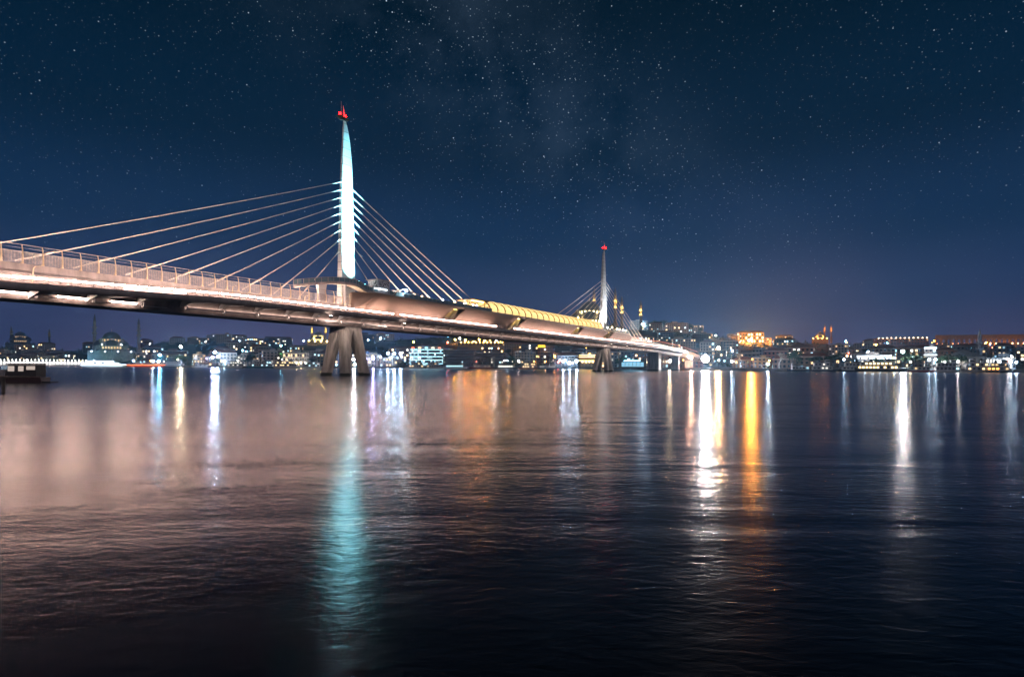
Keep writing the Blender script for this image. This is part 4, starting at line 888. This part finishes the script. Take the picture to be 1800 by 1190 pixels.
# lamp-lined terrace on the ridge
D = 900; Wd = 80 * D / F; o = thing('ridge_hall', 'long low hall with a row of roof lamps on the right ridge', 'building', (at(1586, 600, D).x, D, at(1586, 606, D).z), -.3, 'city buildings on the far shore')
MB().box(-Wd / 2, Wd / 2, 0, 14, -8, 10).build('wall', WALLM['brick-red'], o); MB().box(-Wd / 2 - .5, Wd / 2 + .5, -.5, 14.5, 10.05, 10.6).build('roof', ROOFM['flat'], o)
for i in range(12): MB().sphere((-Wd / 2 + Wd * (i + .5) / 12, -1.2, 10.6), .6, 6, 4).build('roof_lamp', glow((1, .62, .32), 26), o)
facade_windows(o, Wd, 0, 9, 18, 2, random.Random(15), .1, (WARM,), 1, sides=False)
# lit quay arcade at the left
D = 815; o = thing('quay_arcade', 'long low white-lit arcade along the water at the far left', 'arcade', (at(60, 640, D).x, D - 14, 0), .50)
Wd = 205 * D / F
MB().box(-Wd / 2, Wd / 2, 0, 16, 6.4, 8.0).build('deck', WALLM['pale'], o); MB().box(-Wd / 2, Wd / 2, 0, 12, -1, 1.5).build('base', mat('arcade_base', (.30, .12, .08), .8), o)
MB().box(-Wd / 2, Wd / 2, 3, 4, 1.5, 6.4).build('shop_front', glow((1, .95, .92), 1.6), o)
for i in range(41):
    x = -Wd / 2 + Wd * i / 40; MB().box(x - .35, x + .35, -.1, .6, 1.5, 6.4).build('pillar', trim_m, o)
    if i < 40: MB().sphere((x + Wd / 80, .5, 5.4), .55, 6, 4).build('arcade_lamp', glow((1, .94, .90), 55), o); MB().sphere((x + Wd / 80, -.3, 8.6), .4, 6, 4).build('arcade_lamp', glow((1, .94, .90), 30), o)

# ---- boats
hullc = {'white': (.62, .62, .62), 'navy': (.03, .05, .10), 'teal': (.05, .16, .20), 'red': (.28, .05, .04), 'black': (.03, .03, .03)}
HULLM = {k: mat('hull_' + k, c, .35, var=.1) for k, c in hullc.items()}
cabin_m = mat('cabin_paint', (.60, .60, .60), .45, var=.08); wood_m = mat('deck_wood', (.18, .10, .05), .6, var=.3, scale=2)
def ferry(X, D, L_, hull, decks, rng, face=1, rz=0, litc=WARM, estr=2.0, plit=.5, label=None, strip_=None):
    k = (X - 900) / F
    o = thing('moored_ferry', label, 'boat', (k * D, D, 0), rz - math.atan(k) * .5, 'boats moored along the far quay')
    Bm = L_ * .22; b_ = MB(); st = [(-.5, .75, 1.5), (-.42, .95, 1.35), (-.1, 1, 1.25), (.25, .92, 1.35), (.42, .5, 1.7), (.5, .04, 2.1)]; rings = []
    sc_ = max(.8, L_ / 24)
    for u, w, h in st: rings.append([(face * u * L_, -w * Bm / 2 * .8, -.5), (face * u * L_, -w * Bm / 2, h * sc_), (face * u * L_, w * Bm / 2, h * sc_), (face * u * L_, w * Bm / 2 * .8, -.5)])
    for a, c in zip(rings, rings[1:]): b_.hexa(a, c)
    b_.build('hull', HULLM[hull], o)
    z = 1.3 * sc_; x0, x1 = -.44, .30
    for d in range(decks):
        hgt = 2.3; a, c = sorted((face * x0 * L_, face * x1 * L_)); w = Bm * (.42 - .04 * d)
        cb = MB().box(a, c, -w, w, z, z + hgt).build('cabin', cabin_m, o)
        MB().box(a - .5, c + .5, -w - .4, w + .4, z + hgt, z + hgt + .16).build('deck_roof', cabin_m if rng.random() < .7 else wood_m, cb)
        dk, lt = MB(), MB(); n = max(4, int((c - a) / 2.0))
        for i in range(n):
            x = a + (c - a) * (i + .5) / n; (lt if rng.random() < plit else dk).box(x - .62, x + .62, -w - .05, -w + .03, z + .75, z + 1.75)
        if dk.v: dk.build('window_rows', dark_glass, cb, kind='stuff')
        if lt.v: lt.build('lit_window_rows', glow(litc, estr), cb, kind='stuff')
        z += hgt + .16; x0 += .05; x1 -= .10
    xw = face * (x1 + .02) * L_; MB().box(xw - 1.4, xw + 1.4, -Bm * .2, Bm * .2, z, z + 1.9).build('wheelhouse', cabin_m, o)
    MB().box(xw - 1.42, xw + 1.42, -Bm * .2 - .03, -Bm * .2 + .01, z + .8, z + 1.5).build('wheelhouse_window', dark_glass, o)
    MB().tube((xw - face * 2, 0, z), (xw - face * 2.4, 0, z + 4.5), .09, .05, 5).build('mast', rail_m, o)
    if decks > 1: MB().hexa([(-face * .18 * L_ - .8, -.6, z - 2), (-face * .18 * L_ + .8, -.6, z - 2), (-face * .18 * L_ + .8, .6, z - 2), (-face * .18 * L_ - .8, .6, z - 2)], [(-face * .19 * L_ - .6, -.5, z + 1.5), (-face * .19 * L_ + .6, -.5, z + 1.5), (-face * .19 * L_ + .6, .5, z + 1.5), (-face * .19 * L_ - .6, .5, z + 1.5)]).build('funnel', HULLM[hull], o)
    rl = MB(); n = 8
    for i in range(n + 1): x = (-.46 + .9 * i / n) * L_; rl.box(x - .04, x + .04, -Bm * .40, -Bm * .40 + .06, 1.3 * sc_, 1.3 * sc_ + 1.1)
    rl.box(-.46 * L_, .44 * L_, -Bm * .40, -Bm * .40 + .06, 1.3 * sc_ + 1.05, 1.3 * sc_ + 1.12); rl.build('deck_rail', rail_m, o)
    if strip_: MB().box(-.46 * L_, .46 * L_, -Bm * .52, -Bm * .50, 1.6, 2.6).build('hull_light_strip', glow(*strip_), o)  # glowing bar stands in for the light trail of a moving boat
    return o
brng = random.Random(5)
def moored(Xa, Xb, L0, L1, off=14):
    X = Xa
    while X < Xb:
        k = (X - 900) / F; D = shore(k) - off - brng.uniform(0, 6); L_ = brng.uniform(L0, L1); pw = L_ * F / D
        if any(abs(l[0] - X - pw / 2) < pw / 2 + 4 and l[3] > 250 and l[1] > 612 for l in LAMPS): X += 9; continue
        hc = brng.choice(('white', 'white', 'navy', 'teal', 'red', 'black')); dk = brng.choice((1, 2, 2)); c = brng.choice((WARM, WHITE, CYAN))
        o = ferry(X + pw / 2, D, L_, hc, dk, brng, brng.choice((1, -1)), 0, c, brng.choice((.6, 1.5, 3)), brng.choice((.1, .3, .6)))
        reg(o, X + pw / 2, '%s-hulled %s-deck ferry moored on the quay' % (hc, STOR[dk]), '%s-hulled %s-deck ferries moored' % (hc, STOR[dk]))
        X += pw * brng.uniform(1.0, 1.18)
moored(292, 560, 14, 26); moored(650, 985, 14, 28); moored(1385, 1500, 13, 19, 8); moored(1590, 1740, 12, 18, 8)
ferry(185, shore(-.7) - 30, 52, 'white', 2, brng, 1, .1, (.8, .9, 1), 6, .95, 'long white-lit ferry lying before the twin-minaret mosque', ((.7, .85, 1), 6))
ferry(262, shore(-.63) - 26, 44, 'red', 1, brng, -1, .05, ORANGE, 1.0, .3, 'long low ferry with a red light trail right of the twin-minaret mosque', ((1, .16, .04), 3))
ferry(1548, shore(.64) - 8, 30, 'black', 2, brng, 1, -.1, (1, .66, .25), 6, .92, 'restaurant ship with two rows of warm lit windows below the white hall')
ferry(1752, shore(.84) - 10, 11, 'black', 1, brng, 1, -.1, ORANGE, 5, .7, 'small dark boat with orange cabin light at the far right')

# small cabin boat and jetty, near left
o = thing('cabin_boat', 'small dark cabin boat with bright square windows floating at the left edge', 'boat', (at(44, 672, 79).x, 79, 0), .06)
b_ = MB(); rings = []
for u, w, h in ((-4.6, .15, 1.35), (-3.6, .7, 1.05), (-1.5, 1.05, .85), (1.5, 1.05, .75), (2.7, .95, .72)): rings.append([(u, -w * .8, -.35), (u, -w, h), (u, w, h), (u, w * .8, -.35)])
for a, c in zip(rings, rings[1:]): b_.hexa(a, c)
b_.build('hull', mat('boat_hull', (.09, .05, .05), .5), o)
MB().box(-4.2, 2.8, -1.12, -1.04, .74, .86).build('rubbing_strake', mat('strake', (.20, .13, .12), .5), o)
cb = MB().hexa([(-2.0, -.92, .78), (2.1, -.92, .78), (2.1, .92, .78), (-2.0, .92, .78)], [(-1.6, -.85, 2.45), (2.1, -.85, 2.45), (2.1, .85, 2.45), (-1.6, .85, 2.45)]).build('cabin', mat('boat_cabin', (.07, .06, .06), .6), o)
MB().hexa([(-1.9, -1.0, 2.46), (2.25, -1.0, 2.46), (2.25, 1.0, 2.46), (-1.9, 1.0, 2.46)], [(-1.6, -.8, 2.62), (2.1, -.8, 2.62), (2.1, .8, 2.62), (-1.6, .8, 2.62)]).build('cabin_roof', mat('boat_roof', (.28, .22, .21), .6), cb)
fc = MB().hexa([(-3.6, -.8, .9), (-2.02, -.9, .8), (-2.02, .9, .8), (-3.6, .8, .9)], [(-3.0, -.7, 1.75), (-2.0, -.85, 1.75), (-2.0, .85, 1.75), (-3.0, .7, 1.75)]).build('fore_cabin', mat('boat_fore', (.25, .24, .26), .5), o)
for x0, x1, z0 in ((-1.55, -.75, 1.55), (-.2, .45, 1.55), (.85, 1.95, 1.75)): MB().box(x0, x1, -.935, -.86, z0, 2.25).build('window', glow((1, .82, .72), .55), cb)
for x0 in (-2.6, -2.15): MB().hexa([(x0, -.78, 1.78), (x0 + .32, -.80, 1.78), (x0 + .32, -.74, 1.78), (x0, -.72, 1.78)], [(x0 + .2, -.74, 2.3), (x0 + .5, -.76, 2.3), (x0 + .5, -.70, 2.3), (x0 + .2, -.68, 2.3)]).build('windscreen', glow((.55, .75, .95), .35), fc)
MB().tube((-2.7, 0, 1.7), (-2.6, 0, 3.0), .04, .03).build('mast', rail_m, o); MB().box(2.7, 3.9, -.7, .7, .0, .14).build('swim_step', dark_m, o)
MB().sphere((-2.9, -.86, 1.25), .1).build('porthole', dark_m, fc)
o = thing('jetty', 'corner of an old timber jetty on posts at the left edge', 'jetty', (at(-50, 663, 52).x, 52, 0), .05)
for i in range(6): MB().box(-3, 4.0, -1.5 + i * .5, -1.04 + i * .5, 1.28, 1.40).build('plank', mat('jetty_wood', (.14, .11, .09), .85, var=.35, scale=2), o)
MB().box(-3, 4.05, -1.6, -1.52, 1.02, 1.36).build('beam', mat('jetty_wood', (.14, .11, .09)), o)
for x in (1.0, 2.6, 3.85): MB().tube((x, -1.35, -2), (x, -1.35, 1.27), .15, .14, 8).build('post', mat('jetty_wood', (.14, .11, .09)), o)

# ---- trees
leaf_m = mat('leaf', (.035, .065, .030), .8, var=.5, scale=.4); bark_m = mat('bark', (.10, .08, .06), .9); bare_m = mat('bare_bark', (.34, .32, .28), .85)
def crown_mesh(seed, n, rx, rz, flat, q=.55):
    r = random.Random(seed); b_ = MB(); cl = [(r.uniform(-.7, .7) * rx, r.uniform(-.7, .7) * rx, r.uniform(-.6, .7) * rz, r.uniform(.30, .55)) for _ in range(11)]
    for i in range(n):
        c = r.choice(cl); d = Vector((r.gauss(0, 1), r.gauss(0, 1), r.gauss(0, 1))).normalized() * (r.random() ** .4)
        p = Vector((c[0] + d.x * c[3] * rx, c[1] + d.y * c[3] * rx, c[2] + d.z * c[3] * rz * flat)); e = Vector((r.gauss(0, 1), r.gauss(0, 1), r.gauss(0, 1))).normalized(); g = e.orthogonal().normalized(); h = e.cross(g); s = q * r.uniform(.6, 1.4)
        b_.face([p + g * s, p + h * s * .7, p - g * s, p - h * s * .7])
    me = bpy.data.meshes.new('crown'); me.from_pydata(b_.v, [], b_.f); me.materials.append(leaf_m); return me
CROWN = [crown_mesh(i, 420, 4.2, 3.6, 1.0) for i in range(4)]; PINE = [crown_mesh(20 + i, 520, 5.0, 1.5, .9, .5) for i in range(3)]
def trunk_mesh(h, r, limbs, seed):
    rr = random.Random(seed); b_ = MB().tube((0, 0, -1), (.2, .1, h), r, r * .55, 7)
    for _ in range(limbs): a = rr.uniform(0, 6.28); b_.tube((.15, .1, h * rr.uniform(.75, 1)), (math.cos(a) * 2.6, math.sin(a) * 2.6, h + rr.uniform(1.5, 3)), r * .4, r * .12, 5)
    return b_.mesh('trunk', bark_m)
TRUNK = [trunk_mesh(4.5, .35, 5, i) for i in range(3)]; PTRUNK = [trunk_mesh(6.0, .35, 6, 9 + i) for i in range(2)]
trng = random.Random(8)
def tree(X, D, sc_, kind='broad', z=None):
    k = (X - 900) / F; o = thing('stone_pine' if kind == 'pine' else 'broad_tree', None, 'tree', (k * D, D, (land(k, D) if z is None else z)), trng.uniform(0, 6), 'trees of the far shore')
    o.scale = (sc_,) * 3
    if kind == 'pine': put('trunk', trng.choice(PTRUNK), o); put('crown', trng.choice(PINE), o, (0, 0, 8.2)); reg(o, X, 'dark umbrella-shaped stone pine', 'dark umbrella-shaped stone pines')
    else: put('trunk', trng.choice(TRUNK), o); put('crown', trng.choice(CROWN), o, (0, 0, 7.2)); reg(o, X, 'dark broad-crowned tree', 'dark broad-crowned trees')
    return o
for X, sc_ in ((1425, .80), (1437, .88), (1462, .95), (1472, .85), (1500, .72), (1541, .72), (1554, .66), (1562, .7), (1596, .85), (1612, .95), (1622, .8)): tree(X, shore((X - 900) / F) + 6, sc_, 'pine')
for X, Y in [(1140 + 9 * i + trng.uniform(-4, 4), 566 - 6 * math.sin(i * .6)) for i in range(9)]: tree(X, on_land(X, Y + 8)[0] if Y > 560 else 900, trng.uniform(1.1, 1.7))
for i in range(56):
    X = trng.choice((trng.uniform(245, 480), trng.uniform(640, 900), trng.uniform(1240, 1700), trng.uniform(0, 1800))); k = (X - 900) / F; f_ = trng.choice((.03, .08, .19, .33, .5, .7, .9)); D = shore(k) + f_ * (1020 - shore(k)) + trng.uniform(0, 12)
    if free(X, 6, D) and not (640 < X < 1100 and f_ > .5): tree(X, D, trng.uniform(.7, 1.3))
for X in (1088, 1096, 1660, 1690, 1672): tree(X, shore((X - 900) / F) + 10, .9)
# bare lamplit plane trees on the quay
def bare_tree(X, D, sc_):
    k = (X - 900) / F; o = thing('bare_tree', None, 'tree', (k * D, D, 1.9), 0, 'bare trees on the quay'); r = random.Random(int(X)); limbs = MB()
    def grow(p, d, l, rad, n):
        q = p + d * l; limbs.tube(p, q, rad, rad * .65, 5, False)
        if n == 0: return
        for _ in range(3 if n > 1 else 2): e = (d + Vector((r.uniform(-.8, .8), r.uniform(-.8, .8), r.uniform(-.1, .6)))).normalized(); grow(q, e, l * .72, rad * .6, n - 1)
    for _ in range(4): grow(Vector((0, 0, 3)), Vector((r.uniform(-.7, .7), r.uniform(-.7, .7), 1)).normalized(), 2.2, .2, 3)
    limbs.build('crown', bare_m, o); MB().tube((0, 0, -.5), (0, 0, 3.1), .42, .28, 8).build('trunk', bare_m, o); o.scale = (sc_,) * 3
    reg(o, X, 'bare lamplit tree', 'bare lamplit trees')
for X in (848, 868, 690, 836, 1370, 1300): bare_tree(X, shore((X - 900) / F) + 7, 1.35)
# scrub and woods between the houses on the hillside
wd = MB(); wr = random.Random(31)
for i in range(900):
    k = wr.uniform(-.92, .92); ds = shore(k); D = ds + (1080 - ds) * wr.uniform(.12, 1); z = land(k, D)
    for j in range(16):
        p = Vector((k * D + wr.gauss(0, 3.2), D + wr.gauss(0, 3), z + abs(wr.gauss(0, 2.2)))); e = Vector((wr.gauss(0, 1), wr.gauss(0, 1), wr.gauss(0, 1))).normalized(); g = e.orthogonal().normalized(); h = e.cross(g); s = wr.uniform(.5, 1.3)
        wd.face([p + g * s, p + h * s, p - g * s, p - h * s])
me = bpy.data.meshes.new('hillside_scrub'); me.from_pydata(wd.v, [], wd.f); me.materials.append(leaf_m)
put('hillside_scrub', me, kind='stuff')
# night haze over water and town
hz = MB().box(-2320, 2320, -210, 1620, -4, 125)
hm = bpy.data.materials.new('haze'); hm.use_nodes = True; nt = hm.node_tree; nt.nodes.clear()
pv = nt.nodes.new('ShaderNodeVolumePrincipled'); pv.inputs['Color'].default_value = (.26, .60, 1, 1); pv.inputs['Density'].default_value = .00028; pv.inputs['Anisotropy'].default_value = .6
oo = nt.nodes.new('ShaderNodeOutputMaterial'); nt.links.new(pv.outputs[0], oo.inputs['Volume'])
hz.build('haze', hm, kind='stuff')
settle()
